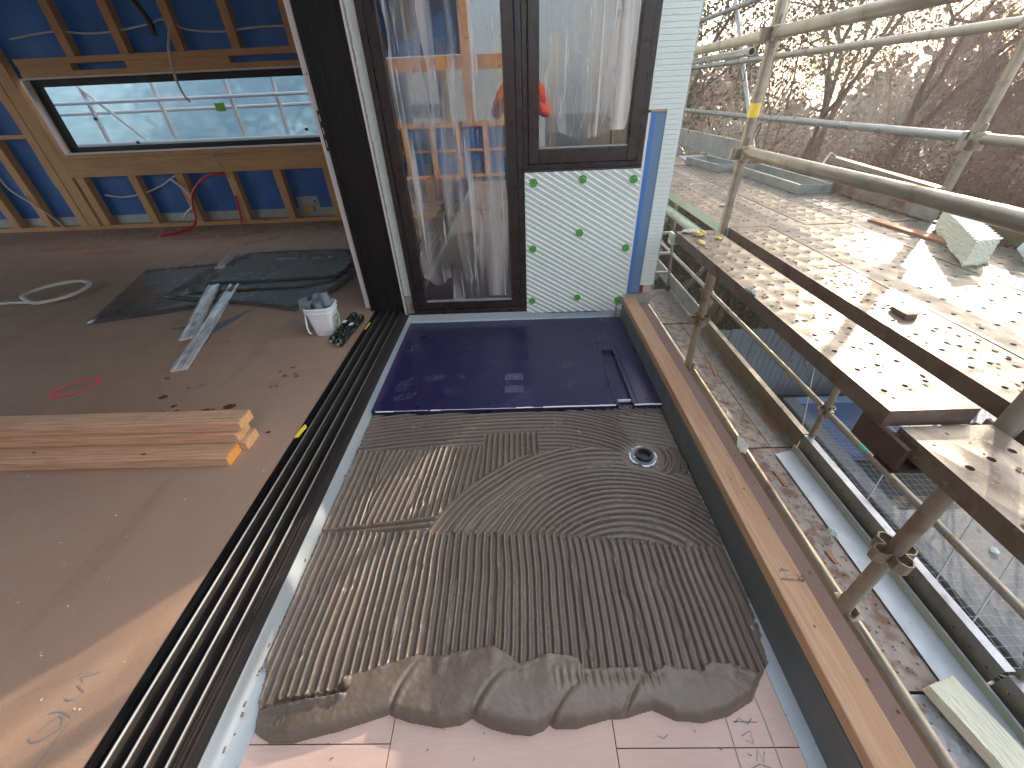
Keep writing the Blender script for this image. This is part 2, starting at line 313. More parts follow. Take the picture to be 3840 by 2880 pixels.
def grid_mesh(name, X, Y, Z, mask, mat, parent=None, kind=None, smooth=True):
    ny, nx = X.shape; idx = np.arange(nx * ny).reshape(ny, nx)
    q = np.stack([idx[:-1, :-1], idx[:-1, 1:], idx[1:, 1:], idx[1:, :-1]], -1).reshape(-1, 4)
    if mask is not None:
        mq = (mask[:-1, :-1] | mask[:-1, 1:] | mask[1:, 1:] | mask[1:, :-1]).reshape(-1); q = q[mq]
    used = np.unique(q); remap = np.full(nx * ny, -1); remap[used] = np.arange(len(used)); q = remap[q]
    v = np.stack([X, Y, Z], -1).reshape(-1, 3)[used]
    me = bpy.data.meshes.new(name); me.vertices.add(len(v)); me.vertices.foreach_set('co', v.astype(np.float32).ravel())
    me.loops.add(q.size); me.loops.foreach_set('vertex_index', q.astype(np.int32).ravel())
    me.polygons.add(len(q)); me.polygons.foreach_set('loop_start', np.arange(0, q.size, 4, dtype=np.int32)); me.update(calc_edges=True)
    me.materials.append(mat)
    if smooth: me.shade_smooth()
    o = bpy.data.objects.new(name, me); C.objects.link(o)
    if parent is not None: o.parent = parent; o.location = -wloc(parent)
    if kind: o['kind'] = kind
    return o
def smooth_noise(X, Y, scale, seed, octaves=2):
    r = np.random.default_rng(seed); out = np.zeros_like(X)
    for o in range(octaves):
        for _ in range(7):
            a = r.uniform(0, 2 * np.pi); k = (2 ** o) * r.uniform(.6, 1.4) * 2 * np.pi / scale
            out += np.sin(k * (X * np.cos(a) + Y * np.sin(a)) + r.uniform(0, 6.28)) / (2 ** o)
    return out / 7

def islands(name, mb, mat, parent, smooth=False):
    """one part per connected piece of the mesh"""
    par = list(range(len(mb.v)))
    def find(i):
        while par[i] != i: par[i] = par[par[i]]; i = par[i]
        return i
    for f in mb.f:
        a = find(f[0])
        for q in f[1:]: par[find(q)] = a
    groups = {}
    for f in mb.f: groups.setdefault(find(f[0]), []).append(f)
    for fs in groups.values():
        ids = sorted({i for f in fs for i in f}); mp = {i: k for k, i in enumerate(ids)}
        m2 = MB().add([mb.v[i] for i in ids], [tuple(mp[i] for i in f) for f in fs]); obj(name, m2, mat, parent, smooth)
# ================================================================== SETTING
DZ = -.085                                     # deck boards
struct('ground', MB().add([(-130, -130, -4), (130, -130, -4), (130, 130, -4), (-130, 130, -4)], [(0, 1, 2, 3)]), m_ground)
struct('interior_floor', MB().box(-9, -1.006, -3.6, 5.3, -.06, 0), m_floor)
struct('interior_floor', MB().box(-1.0055, .80, 2.66, 5.3, -.06, 0), m_floor)
struct('lower_storey_wall', MB().box(-9, .80, -3.6, 5.6, -3.99, -.13), m_stonewool)
deck = bpy.data.objects.new('deck_floor', None); C.objects.link(deck); deck['kind'] = 'structure'; deck.location = (0, 0, DZ)
g = .0012
for (x0, x1, y0, y1) in ((-.742, -.345, .280, 1.0), (-.742, -.345, -.6, .280), (-.345, .2015, -.6, 1.0), (.2015, .672, .269, 1.0), (.2015, .672, -.6, .269),
                         (-.742, -.345, 1.0, 2.45), (-.345, .2015, 1.0, 2.45), (.2015, .672, 1.0, 2.45), (-.742, -.1, -3.4, -.6), (-.1, .672, -3.4, -.6)):
    obj('board', MB().box(x0 + g, x1 - g, y0 + g, y1 - g, DZ - .02, DZ), m_board, deck)
pm = MB()
def wob(a, b, n=12, amp=.0015):
    a, b = Vector(a), Vector(b); return [a.lerp(b, i / n) + Vector((random.uniform(-amp, amp), random.uniform(-amp, amp))) for i in range(n + 1)]
pm.strip(wob((.482, .36), (.474, -.1)), .0028, DZ + .0008); pm.strip(wob((.575, .40), (.569, -.1)), .0024, DZ + .0008)
for s_ in ([(.50, .315), (.515, .325), (.53, .312), (.545, .324)], [(.505, .29), (.53, .30), (.527, .275), (.512, .282)], [(.52, .245), (.53, .265), (.535, .242), (.545, .262)],
           [(.50, .232), (.525, .24), (.55, .232)], [(.498, .318), (.555, .316)], [(.306, .292), (.318, .286), (.33, .293)]):
    pm.strip(s_, .0022, DZ + .0009)
islands('pencil_mark', pm, m_pencil, deck)
km = MB()
for _ in range(46):
    x, y = random.uniform(-.7, .64), random.uniform(-.1, .36); a = random.uniform(0, 6.28); l = random.uniform(.002, .007)
    km.strip([(x, y), (x + l * math.cos(a), y + l * math.sin(a)), (x + l * 1.4 * math.cos(a + .5), y + l * 1.4 * math.sin(a + .5))], .002, DZ + .001)
o = obj('board_nick', km, m_stain, deck); o['kind'] = 'stuff'

# ---- grey upstands
t = thing('left_flashing', 'pale grey folded flashing along the sliding door track, smeared with mortar', 'flashing', (-.743, 0, DZ))
obj('upright_face', MB().box(-.7455, -.7425, -3.4, 2.49, DZ, .001), m_upst, t)
obj('flange', MB().box(-.7425, -.695, -3.4, 1.51, DZ, DZ + .003), m_upst, t)
bm = MB()
for _ in range(26):
    y = random.uniform(.25, 1.5); z = DZ + abs(random.gauss(0, .012)); bm.cyl((-.742, y, z), (-.7405 + random.uniform(0, .001), y + random.uniform(-.012, .012), z + random.uniform(-.006, .002)), random.uniform(.001, .0045), 6)
obj('mortar_smear', bm, m_mortar, t)['kind'] = 'stuff'
t = thing('back_flashing', 'pale grey flashing strip between violet tray and glass door', 'flashing', (-.03, 2.456, DZ))
obj('upright_face', MB().box(-.742, .672, 2.456, 2.459, DZ, .008), m_upst, t)
obj('lip', MB().box(-.742, .60, 2.444, 2.456, -.047, -.043), m_upst, t)
obj('blue_tape', MB().prism([(.21, 2.4525), (.53, 2.4525), (.53, 2.4555), (.19, 2.4555)], -.006, .010), m_blueflash, t)

t = thing('curb_lining', 'dark green grey steel lining on the inner side of the timber topped curb', 'flashing', (.672, 1, DZ))
obj('upright_face', MB().box(.672, .676, -3.4, 2.47, DZ, .044), m_green, t)
obj('flange', MB().box(.630, .672, -3.4, 1.0, DZ, DZ + .003), m_upst, t)
obj('backing', MB().box(.676, .80, -3.4, 2.47, -.13, .040), m_black, t)
t = tag(obj('curb_timber', MB().box(.6745, .756, -3.4, 2.452, .0455, .0865), m_curb, None, False, .004, None, (.715, 1, .0455)),
        'long pale timber beam lying on top of the curb beside the deck', 'timber beam')
km = MB()
for (x, y, r) in ((.715, 2.13, .002), (.722, 2.10, .003), (.727, 1.70, .002), (.71, .93, .002), (.735, .89, .0032), (.712, .46, .0026), (.745, 1.05, .0018)):
    km.add([(x + r * (1 + .5 * math.sin(3 * a)) * math.cos(a), y + 1.5 * r * math.sin(a), .0872) for a in [i * .7854 for i in range(8)]], [tuple(range(8))])
islands('knot', km, m_stain, t)
text('lettering', 'AS/NZS 1748', .0105, m_rubber, frame((.722, .575, .0873), (.95, -.12, 0), (.12, 1, 0)), t, .0001)
text('lettering', '10', .021, m_rubber, frame((.748, .577, .0873), (.95, -.1, 0), (.1, 1, 0)), t, .0001)
mk = MB().strip([(.700, .604), (.712, .609), (.722, .604), (.732, .606)], [.002, .010, .004, .001], .0873).strip([(.70, 1.245), (.712, 1.25), (.708, 1.262), (.722, 1.256), (.716, 1.268), (.738, 1.262)], .0016, .0873).strip([(.716, 1.236), (.736, 1.236)], .0012, .0873).strip([(.706, .588), (.752, .596)], .001, .0873)
islands('pencil_mark', mk, m_pencil, t)
t = tag(obj('ply_ledge', MB().box(.756, .826, -3.4, 2.47, .030, .0455), m_ply, None, False, 0, None, (.79, 1, .03)),
        'brown stained plywood strip along the outer edge of the curb', 'plywood')
dm = MB()
for (x, y) in ((.80, 1.08), (.785, .80), (.81, .62), (.79, .36), (.812, .95), (.79, 1.55), (.80, 1.95), (.775, .47), (.815, .30)):
    dm.add([(x + .0035 * math.cos(a), y + .0045 * math.sin(a), .0463) for a in [i * .7854 for i in range(8)]], [tuple(range(8))])
islands('nail_hole', dm, m_stain, t)
obj('outer_face', MB().box(.80, .824, -3.4, 2.47, -.5, .030), m_ply, t)

# ---- MORTAR BED ---------------------------------------------------------------
dx = .0026
xs = np.arange(-.741, .673, dx); ys = np.arange(.265, 1.535, dx); X, Y = np.meshgrid(xs, ys)
P = .0245
def interp(x, pts): a = np.array(pts); return np.interp(x, a[:, 0], a[:, 1])
w1 = smooth_noise(X, Y, .5, 1); w2 = smooth_noise(X, Y, .12, 2); w3 = smooth_noise(X, Y, .035, 3)
yA = interp(X, [(-.75, .858), (-.375, .855), (-.146, .848), (.05, .841), (.283, .816), (.504, .786), (.68, .776)]) + .004 * np.sin(X * 2 * np.pi / P)
r0 = np.hypot(X - .25, Y - .60)
arcR = r0 - (.13 + 1.0 * np.clip(.58 - r0, 0, .2)) * np.clip(X - .2, -.3, .6)
rEdge = np.where(X < .25, .662, .655) - .0 * X
inArc = (r0 < rEdge) & (Y > yA) & (X > -.40)
yD = np.where(X < -.427, 1.268, np.where(X < -.178, 1.286, np.where(X < .063, 1.366, -9)))
inB = (Y > yA) & (Y < yD) & ~inArc
yB = interp(X, [(-.75, .872), (-.661, .884), (-.355, .922)])
inS = inB & (Y < yB)
inB &= ~inS
inA = Y <= yA
inD = ~inA & ~inArc & ~inB & ~inS
rd = np.hypot(X - .505, Y - 1.205)
inE = ((X > .50 - .35 * (Y - 1.25)) & (Y > 1.24) & (Y < 1.47) & (X > .45)) & ~inA
inF = (X > .56) & (Y > 1.10) & (Y < 1.245)
uA = X + .010 * w1 + .0009 * w2 + .03 * np.clip(-.45 - X, 0, 1) * (Y - .6) + .02 * np.exp(-((X + .48) / .05) ** 2) * (Y - .6)
lean = np.where(X < -.60, .02, np.where(X < -.43, .16, np.where(X < -.18, .10, .02)))
seg = np.where(X < -.43, 0, np.where(X < -.18, .009, .017))
uB = X - lean * (Y - .90) - .25 * np.where((X < -.43) & (X > -.62), (Y - .9) ** 2, 0) * 0 + seg + .004 * w1
uC = arcR + .004 * w1 + .0005 * w2
uD = Y + .12 * (X + .05) ** 2 + .85 * np.clip(X - .12, 0, 1) ** 2 - .02 * (X + .7) + .003 * w1 + .001 * w2
uE = Y + .28 * X + .003 * w1
uF = rd + .002 * w2
uS = Y - .11 * X
u = np.select([inF, inE, inA, inArc, inS, inB, inD], [uF, uE, uA, uC, uS, uB, uD], uD)
# anisotropic wander: ridges are not ruler straight
fam = np.select([inF, inE, inA, inArc, inS, inB, inD], [6, 5, 1, 2, 3, 4, 7], 0)
ridx = np.floor(u / P + .5)
hsh = np.sin(ridx * 12.9898 + fam * 78.233) * 43758.5453; hsh -= np.floor(hsh)
ph = (u / P) * 2 * np.pi
wide = np.select([inF, inE, inA, inArc, inS, inB, inD], [.10, .12, -.10, .17, .05, -.12, .14], .1)
prof = np.clip(.5 + wide + .78 * np.cos(ph + .25 * np.sin(ph)), 0, 1) ** .9
prof = prof * prof * (3 - 2 * prof)
H = .0020 + .0150 * prof * (.82 + .3 * hsh) + .0002 * w3
tearing = np.clip((smooth_noise(X, Y, .12, 9, 2) - .42) * 4, 0, 1)
H = H - tearing * .0045 * prof + .0002 * smooth_noise(X, Y, .012, 5, 2)
# cracks where two strokes meet
for (cx, cy, ex, ey) in ((-.40, .40, -.385, .80), (-.10, .47, -.09, .84), (.17, .46, .14, .83), (-.56, 1.02, -.52, 1.22), (-.40, .95, -.36, 1.12), (.33, .46, .285, .80), (-.24, .50, -.235, .84), (.30, .90, .05, .86), (.45, .48, .40, .78)):
    L2 = (ex - cx) ** 2 + (ey - cy) ** 2; tt = np.clip(((X - cx) * (ex - cx) + (Y - cy) * (ey - cy)) / L2, 0, 1)
    dd = np.hypot(X - cx - tt * (ex - cx), Y - cy - tt * (ey - cy) + .0) + .0012 * w3
    H -= .005 * np.exp(-(dd / .0028) ** 2); H += .003 * np.exp(-((dd - .007) / .004) ** 2)
# stroke boundaries piled up a little
def ridge_edge(d, h=.004, w=.005): return h * np.exp(-(d / w) ** 2)
H += ridge_edge(np.where(X < .66, Y - yA + .003 + .002 * w3, 9), .0035, .005)
H += ridge_edge(np.where((Y > yA) & (X < .42), r0 - rEdge, 9), .003, .006)
H += ridge_edge(np.where((Y > 1.2) & (Y < yD + .02) & (X < .08), Y - yD, 9), .003, .005)
H = np.where(rd < .095, .0035 + .002 * w2 + (H - .0035) * np.clip((rd - .06) / .04, 0, 1), H)
# front bank of spread mortar
yo = interp(X, [(-.75, .34), (-.69, .300), (-.646, .281), (-.589, .281), (-.489, .302), (-.411, .322), (-.362, .336), (-.35, .332), (-.305, .319), (-.225, .309), (-.174, .314), (-.150, .326), (-.138, .322),
                (-.10, .306), (-.05, .296), (0, .293), (.030, .302), (.044, .312), (.06, .306), (.112, .305), (.2, .325), (.228, .323), (.306, .341), (.356, .320), (.421, .315), (.493, .328), (.563, .358), (.600, .397), (.64, .44), (.68, .46)]) + .0012 * w2
yi = interp(X, [(-.75, .345), (-.691, .352), (-.661, .369), (-.503, .389), (-.497, .415), (-.44, .428), (-.398, .443), (-.309, .465), (-.249, .459), (-.175, .474), (-.104, .483), (-.069, .470), (-.03, .440), (.0, .447),
                (.05, .464), (.10, .462), (.135, .452), (.142, .428), (.296, .431), (.315, .415), (.358, .433), (.457, .419), (.485, .442), (.543, .437), (.607, .415), (.68, .42)]) + .0006 * w3 + .0012 * w2
bank = (Y < yi) & (Y > yo)
depth = np.clip(Y - yo, 0, 1); span = np.clip(yi - yo, .01, 1)
thick = interp(X, [(-.75, .004), (-.70, .008), (-.60, .024), (-.36, .024), (-.1, .034), (.05, .030), (.25, .024), (.42, .028), (.56, .016), (.64, .006)])
hb = 1.35 * thick * (1 - np.exp(-depth / .013)) * (1 - .45 * np.clip(depth / span, 0, 1) ** 2) + .0012 * w2 + .0003 * w3
for (cx, cy, ax, ay) in ((-.360, .332, .42, .91), (-.150, .322, .62, .78), (.043, .308, .70, .71), (.228, .322, .66, .75)):
    dd = (X - cx) * ay - (Y - cy) * ax; al = (X - cx) * ax + (Y - cy) * ay
    k = np.clip(1 - al / .15, 0, 1) * (al > -.01)
    dd2 = dd + .010 * np.sin(al * 22)
    hb -= .0075 * k * np.exp(-(dd2 / .0055) ** 2); hb += .004 * k * np.exp(-((dd2 - .016) / .008) ** 2)
hb += .0022 * np.clip(np.sin(X / .0123 * 1.0 + 8 * Y + 3 * w1), -.4, 1) * np.clip((depth / span - .5) * 3, 0, 1) * np.clip(w2 + .6, 0, 1)
hb += .0006 * smooth_noise(X + .5 * Y, Y, .03, 51, 2) + .0003 * smooth_noise(X, Y, .011, 52, 2) + .0012 * smooth_noise(X - .5 * Y, Y, .09, 55, 1)
hb += .0035 * np.exp(-((Y - yi + .010 + .003 * w3) / .004) ** 2) * np.clip(w2 + .3, 0, 1)
hb += .004 * np.exp(-((depth - .016) / .012) ** 2)
hb += .0022 * np.sin(X / .0105 * 3.14 + 26 * (Y - .4)) * np.exp(-((Y - .405) / .018) ** 2) * ((X > .06) & (X < .34))
# the torn roll on the left
rl = .368 + (X + .675) * .14; on = np.clip((X + .70) / .02, 0, 1) * np.clip((-.478 - X) / .012, 0, 1)
hb += 1.5 * on * (.013 * np.exp(-((Y - rl - .010) / .010) ** 2) - .012 * np.exp(-((Y - rl + .010 + .004 * w3) / .006) ** 2) + .010 * np.exp(-((Y - rl + .024) / .007) ** 2) + .003 * np.sin(X * 6.28 / .026) * np.exp(-((Y - rl) / .02) ** 2) + .003 * w3 * np.exp(-((Y - rl + .015) / .02) ** 2))
rs = np.hypot(X + .638, Y - .318); hb += np.where(rs < .03, .0016 * np.sin(rs * 520) * np.clip(1 - rs / .03, 0, 1), 0)
H = np.where(bank, hb, H)
H = H + .004 * np.exp(-((Y - yi) / .006) ** 2) * (np.abs(X) < .66) * (.6 + .5 * w3)
xl = -.742 + np.clip(.47 - Y, 0, 1) * .30 + .0035 * w3 + .003 * w2
xr = .668 - np.clip(.62 - Y, 0, .3) * .12 + .004 * w3
edge = (X > xl) & (X < xr) & (Y > yo) & (rd > .050 + .0035 * np.sin(np.arctan2(Y - 1.205, X - .505) * 11) + .003 * w3)
bare = (np.abs(X - (.640 + .03 * (Y - .5))) < .0045) & (Y < .72) & (Y > .5)
bare |= (np.abs(X - (-.700 + .02 * (Y - .5))) < .0022) & (Y < .66) & (Y > .37)
H = np.where(bare, .0036, H)
H += (.0016 * smooth_noise(X, Y, .02, 21) * (np.abs(X) > .64))
H = np.where(((X < -.693) | (X > .628)) & ~bare, np.maximum(H, .0042), H)
H = H + .00010 * rng.normal(0, 1, X.shape)
Zh = DZ + np.where(edge, np.clip(H, .0012, 1), -.004)
t = thing('mortar_bed', 'wet grey brown tile mortar combed into curved ridges, heaped at its near edge', 'mortar', (0, .9, DZ))
grid_mesh('combed_mortar', X, Y, Zh, edge, m_mortar, t, kind='stuff')
rm = MB()
for _ in range(46):
    x, y = random.uniform(-.70, .62), random.uniform(.33, 1.45); z = DZ + .010 + (.018 if y < .43 else 0); rr = random.uniform(.0012, .003)
    rm.cyl((x, y, z - rr), (x, y, z + rr * .6), rr, 6, rr * .4)
for _ in range(40):
    x = random.uniform(-.70, -.2); y = .170 + random.uniform(-.01, .035); rm.cyl((x, y, DZ), (x + .004, y + .003, DZ + .008), .007, 7, .002)
obj('mortar_crumb', rm, m_mortar, t)['kind'] = 'stuff'

# ---- drain
t = thing('deck_drain', 'round black and grey drain outlet set in the combed mortar near the curb', 'drain', (.505, 1.200, DZ))
dmb = MB(); n = 44; vs = []
for i in range(n):
    a = i / n * 6.283; r = .0555 + random.uniform(-.003, .0045) + .004 * math.sin(4 * a + 1); vs.append((.505 + r * math.cos(a), 1.203 + r * math.sin(a)))
dmb.prism(vs, DZ + .008, DZ + .0102); obj('sealing_sheet', dmb, m_white_sealant, t)
obj('flange', MB().pipe((.505, 1.203, DZ + .009), (.505, 1.203, DZ + .0145), .051, .03, 36), m_gplastic, t, True)
obj('collar', MB().pipe((.507, 1.200, DZ + .012), (.507, 1.200, DZ + .030), .0365, .026, 36), m_rubber, t, True, .002)
obj('pipe', MB().pipe((.507, 1.200, DZ - .018), (.507, 1.200, DZ + .020), .0262, .022, 30), m_rubber, t, True)  # pipe coloured black so the hole reads dark
obj('hole_shade_disc', MB().cyl((.507, 1.200, DZ + .0105), (.507, 1.200, DZ + .0115), .024, 24), m_rubber, t)  # black disc standing in for the dark depth of the hole
obj('button', MB().cyl((.467, 1.197, DZ + .0145), (.467, 1.197, DZ + .0155), .0045, 12), m_speck, t)

# ---- shower tray
t = thing('floor_tray', 'dark violet foam shower tray with a drainage slot and dusty boot prints', 'shower tray', (-.03, 1.98, DZ + .004))
zt = -.0445; zb = DZ + .004; sx0, sx1, sy0, sy1 = .468, .536, 1.516, 2.022
tm = MB()
tm.box(-.7415, .449, 1.516, 2.443, zb, zt)
obj('main_slab', MB().box(-.7415, .4485, 1.516, 2.443, zb, zt), m_tray, t, False, .0015)
obj('slab_strip', MB().box(.4500, sx0, 1.516, 2.443, zb, zt - .0006), m_tray, t, False, .001)
obj('slab_strip', MB().box(sx1, .5555, 1.516, 2.443, zb, zt - .0006), m_tray, t, False, .001)
obj('slab_strip', MB().box(sx0, sx1, sy1, 2.443, zb, zt - .0006), m_tray, t)
obj('end_slab', MB().box(.5570, .6715, 1.516, 2.443, zb, zt), m_tray, t, False, .0015)
obj('slot_bottom', MB().box(sx0, sx1, 1.56, sy1, zb, zt - .022), m_tray, t)
obj('slot_bottom', MB().box(sx0, sx1, 1.516, 1.56, zb, zt - .030), m_tray, t)
obj('slot_edging', MB().box(sx0 + .001, sx1 - .001, 1.561, 1.566, zt - .022, zt - .009), m_white_sealant, t)
dm = MB()
for (x, y) in [(-.7, 2.42), (-.355, 2.403), (-.08, 2.384), (.194, 2.406), (.602, 2.409), (-.374, 1.84), (-.046, 1.838), (.277, 1.832), (.603, 1.836), (-.369, 2.128), (-.07, 2.115), (.279, 2.128), (.601, 2.134), (-.704, 1.562), (-.372, 1.556), (-.046, 1.551), (.279, 1.549), (.609, 1.551)]:
    dm.pipe((x, y, zt - .001), (x, y, zt + .0012), .0075, .0058, 12)
    dm.add([(x + .006 * math.cos(a), y + .006 * math.sin(a), zt + .0006) for a in [i * .628 for i in range(10)]], [tuple(range(10))])
islands('screw_dimple', dm, m_rubber, t)
lm = MB().strip([(-.735, 1.572), (.449, 1.572)], .0014, zt + .0006)
obj('slab_joint', lm, m_rubber, t)
sm = MB()
def bead(x0, x1, z, w):
    n = max(4, int((x1 - x0) / .02)); sm.tube([(x0 + (x1 - x0) * i / n, 1.5135, z + random.uniform(-.0008, .0008)) for i in range(n + 1)], w, 6)
bead(-.72, -.63, -.050, .0032); bead(-.63, -.46, -.048, .0012); bead(-.45, -.40, -.0485, .0030); bead(-.40, .0, -.0475, .0013); bead(-.03, .05, -.0465, .0028); bead(.10, .45, -.0460, .0036); bead(.541, .669, -.0460, .0038); bead(.0, .10, -.047, .001)
islands('sealant_bead', sm, m_white_sealant, t, True)
m_print = pmat('dusty_print', (.16, .14, .22), .6, 0, [(120, .4, .6, (.05, .04, .12), .8, U)])
fp = MB()
def boot(cx, cy, ang, sx, sy, cover):
    ca, sa = math.cos(ang), math.sin(ang)
    for i in range(-4, 5):
        for j in range(-2, 3):
            if random.random() > cover: continue
            if (i / 4.4) ** 2 + (j / 2.6) ** 2 > 1: continue
            u_, v_ = i * sx / 9 + (j % 2) * sx / 18, j * sy / 5
            w_, h_ = sx / 9 * random.uniform(.45, .8), sy / 5 * random.uniform(.5, .85); pts = []
            for k in range(5):
                a = k * 1.2566 + random.uniform(-.3, .3); pu, pv = u_ + w_ * .5 * math.cos(a), v_ + h_ * .5 * math.sin(a)
                pts.append((cx + pu * ca - pv * sa, cy + pu * sa + pv * ca, zt + .0004))
            fp.add(pts, [(0, 1, 2, 3, 4)])
for (x, y, a, s1, s2, c) in ((-.62, 1.73, 1.0, .14, .07, .9), (-.474, 1.787, .1, .11, .055, .95), (-.33, 1.79, .1, .10, .05, .5), (-.37, 1.665, -.3, .12, .05, .6), (-.60, 1.627, .4, .12, .05, .6), (-.66, 2.10, .9, .13, .06, .6), (.246, 1.877, .2, .12, .06, .7), (.26, 1.71, .4, .12, .06, .4), (.39, 1.77, .5, .10, .06, .35), (.10, 1.885, .2, .08, .04, .4), (-.645, 2.28, .8, .12, .05, .3)):
    boot(x, y, a, s1, s2, c)
for cy in (1.775, 1.665):
    for k in range(9):
        x = -.087 + k * .0108; fp.add([(x, cy - .03, zt + .0005), (x + .006, cy - .032, zt + .0005), (x + .007, cy + .03 + random.uniform(-.006, .006), zt + .0005), (x + .001, cy + .031, zt + .0005)], [(0, 1, 2, 3)])
o = obj('boot_print', fp, m_print, t); o['kind'] = 'stuff'

# ================================================================== SLIDING DOOR TRACK
t = thing('sliding_door_track', 'black four rail sliding door sill running between the brown floor and the deck', 'door track', (-.88, 1, -.06))
obj('base', MB().box(-1.004, -.7465, -3.4, 2.56, -.075, -.052), m_black, t)
obj('inner_edge', MB().box(-1.004, -.994, -3.4, 2.56, -.052, .002), m_black, t)
obj('inner_edge', MB().box(-.992, -.986, -3.4, 2.56, -.052, -.006), m_black, t)
for i, xr_ in enumerate((-.967, -.918, -.869, -.820)):
    obj('rail_web', MB().box(xr_ - .004, xr_ + .004, -3.4, 2.56, -.052, -.0035), m_track, t)
    obj('rail', MB().cyl((xr_, -3.4, -.0035), (xr_, 2.56, -.0035), .0042, 10), m_steelrail, t, True)
    obj('rail_flank', MB().box(xr_ + .0048, xr_ + .0085, -3.4, 2.56, -.052, -.013), m_track, t)
for xg in (-.893, -.943):
    obj('divider', MB().box(xg - .002, xg + .002, -3.4, 2.56, -.052, -.022), m_black, t)
obj('outer_sill', MB().add([(-.809, -3.4, -.010), (-.7465, -3.4, -.002), (-.7465, 2.49, -.002), (-.809, 2.49, -.010), (-.809, -3.4, -.06), (-.7465, -3.4, -.06), (-.7465, 2.49, -.06), (-.809, 2.49, -.06)],
    [(0, 1, 2, 3), (7, 6, 5, 4), (0, 4, 5, 1), (1, 5, 6, 2), (2, 6, 7, 3), (3, 7, 4, 0)]), m_track, t)
for xg in (-.803, -.795, -.780):
    obj('sill_rib', MB().box(xg - .0012, xg + .0012, -3.4, 2.49, -.012, -.0045 + (xg + .8) * .12), m_track, t)
def scrap_tape(label, pts, mat=m_yellow):
    mb = MB(); n = len(pts); mb.add([p for p in pts] + [(p[0], p[1], p[2] - .0008) for p in pts], [tuple(range(n)), tuple(range(2 * n - 1, n - 1, -1))] + [(i, n + i, n + (i + 1) % n, (i + 1) % n) for i in range(n)])
    return tag(obj('tape_scrap', mb, mat, None, False, 0, None, pts[0]), label, 'tape scrap')
scrap_tape('crumpled yellow tape scrap stuck on the track edge halfway along', [(-1.002, 1.283, .006), (-.985, 1.288, .004), (-.977, 1.335, .005), (-.972, 1.350, .006), (-.984, 1.366, .012), (-.996, 1.345, .008)])
scrap_tape('small flat yellow tape piece on the far end of the track', [(-.996, 2.285, .005), (-.984, 2.283, .004), (-.980, 2.372, .004), (-.990, 2.380, .005)])

# ================================================================== JAMB + GLASS DOOR WALL
H1 = 2.55
t = thing('sliding_door_jamb', 'tall ribbed black jamb panel with a white liner at the far end of the track', 'door jamb', (-.9, 2.56, -.05))
obj('panel', MB().box(-1.030, -.792, 2.572, 2.66, -.05, H1), m_black, t, False, .002)
for (x0, x1, d) in ((-1.030, -1.012, .016), (-1.004, -.999, .010), (-.972, -.966, .012), (-.925, -.905, .010), (-.845, -.838, .012), (-.806, -.792, .018)):
    obj('rib', MB().box(x0, x1, 2.572 - d, 2.5735, -.045, H1), m_black, t, False, .001)
obj('white_liner', MB().box(-1.078, -1.033, 2.600, 2.625, .004, H1), m_white, t, False, .001)
obj('liner_backing', MB().box(-1.060, -1.031, 2.625, 2.68, .004, H1), m_white, t)
o = obj('lock_keep', MB().prism([(-1.046 + .012 * math.cos(a) * 1.0, 2.597) for a in (0,)] * 0 + [(-1.058, 2.5985), (-1.032, 2.5985), (-1.032, 2.5945), (-1.058, 2.5945)], .965, 1.155), m_rubber, t, False, .003)
for z in (.985, 1.045, 1.105):
    obj('keep_slot', MB().box(-1.0505, -1.0395, 2.5925, 2.5943, z, z + .032), m_silver, o, False, .002)
hm = MB()
for z in (.35, 1.31, 1.9): hm.cyl((-1.058, 2.5985, z), (-1.058, 2.6005, z), .004, 10)
islands('screw_hole', hm, m_stain, t)

t = thing('wall_end_strip', 'narrow pale rendered wall edge between black jamb and glass door', 'wall edge', (-.75, 2.52, -.02))
obj('render_board', MB().box(-.790, -.778, 2.53, 2.66, -.04, H1), m_white, t)
obj('shadow_trim', MB().box(-.7775, -.768, 2.54, 2.66, -.04, H1), m_galvbox, t)
def rough_slab(x0, x1, y, z0, z1, depth, nx, nz, amp, seed):
    r = random.Random(seed); mb = MB(); vs = []
    for j in range(nz + 1):
        for i in range(nx + 1):
            z = z0 + (z1 - z0) * j / nz; e = (r.uniform(-amp, amp) if i in (0, nx) else 0)
            vs.append((x0 + (x1 - x0) * i / nx + e, y + r.uniform(-amp, amp) * 1.0, z))
    fs = [(j * (nx + 1) + i, j * (nx + 1) + i + 1, (j + 1) * (nx + 1) + i + 1, (j + 1) * (nx + 1) + i) for j in range(nz) for i in range(nx)]
    mb.add(vs, fs); mb.box(x0 + amp, x1 - amp, y + amp, y + depth, z0, z1); return mb
obj('foam_edge', rough_slab(-.7665, -.716, 2.520, .12, H1, .13, 5, 160, .0022, 3), m_foam, t, False)
obj('stained_foot', rough_slab(-.7640, -.714, 2.522, -.01, .118, .12, 4, 10, .0015, 4), m_stonewool, t)
sm = MB()
for (z) in np.arange(.05, 2.1, .03): sm.cyl((-.7775 + random.uniform(-.002, .003), 2.5395, z), (-.776, 2.537, z + random.uniform(.004, .02)), random.uniform(.001, .003), 5)
obj('foam_crumb', sm, m_foam2, t)['kind'] = 'stuff'

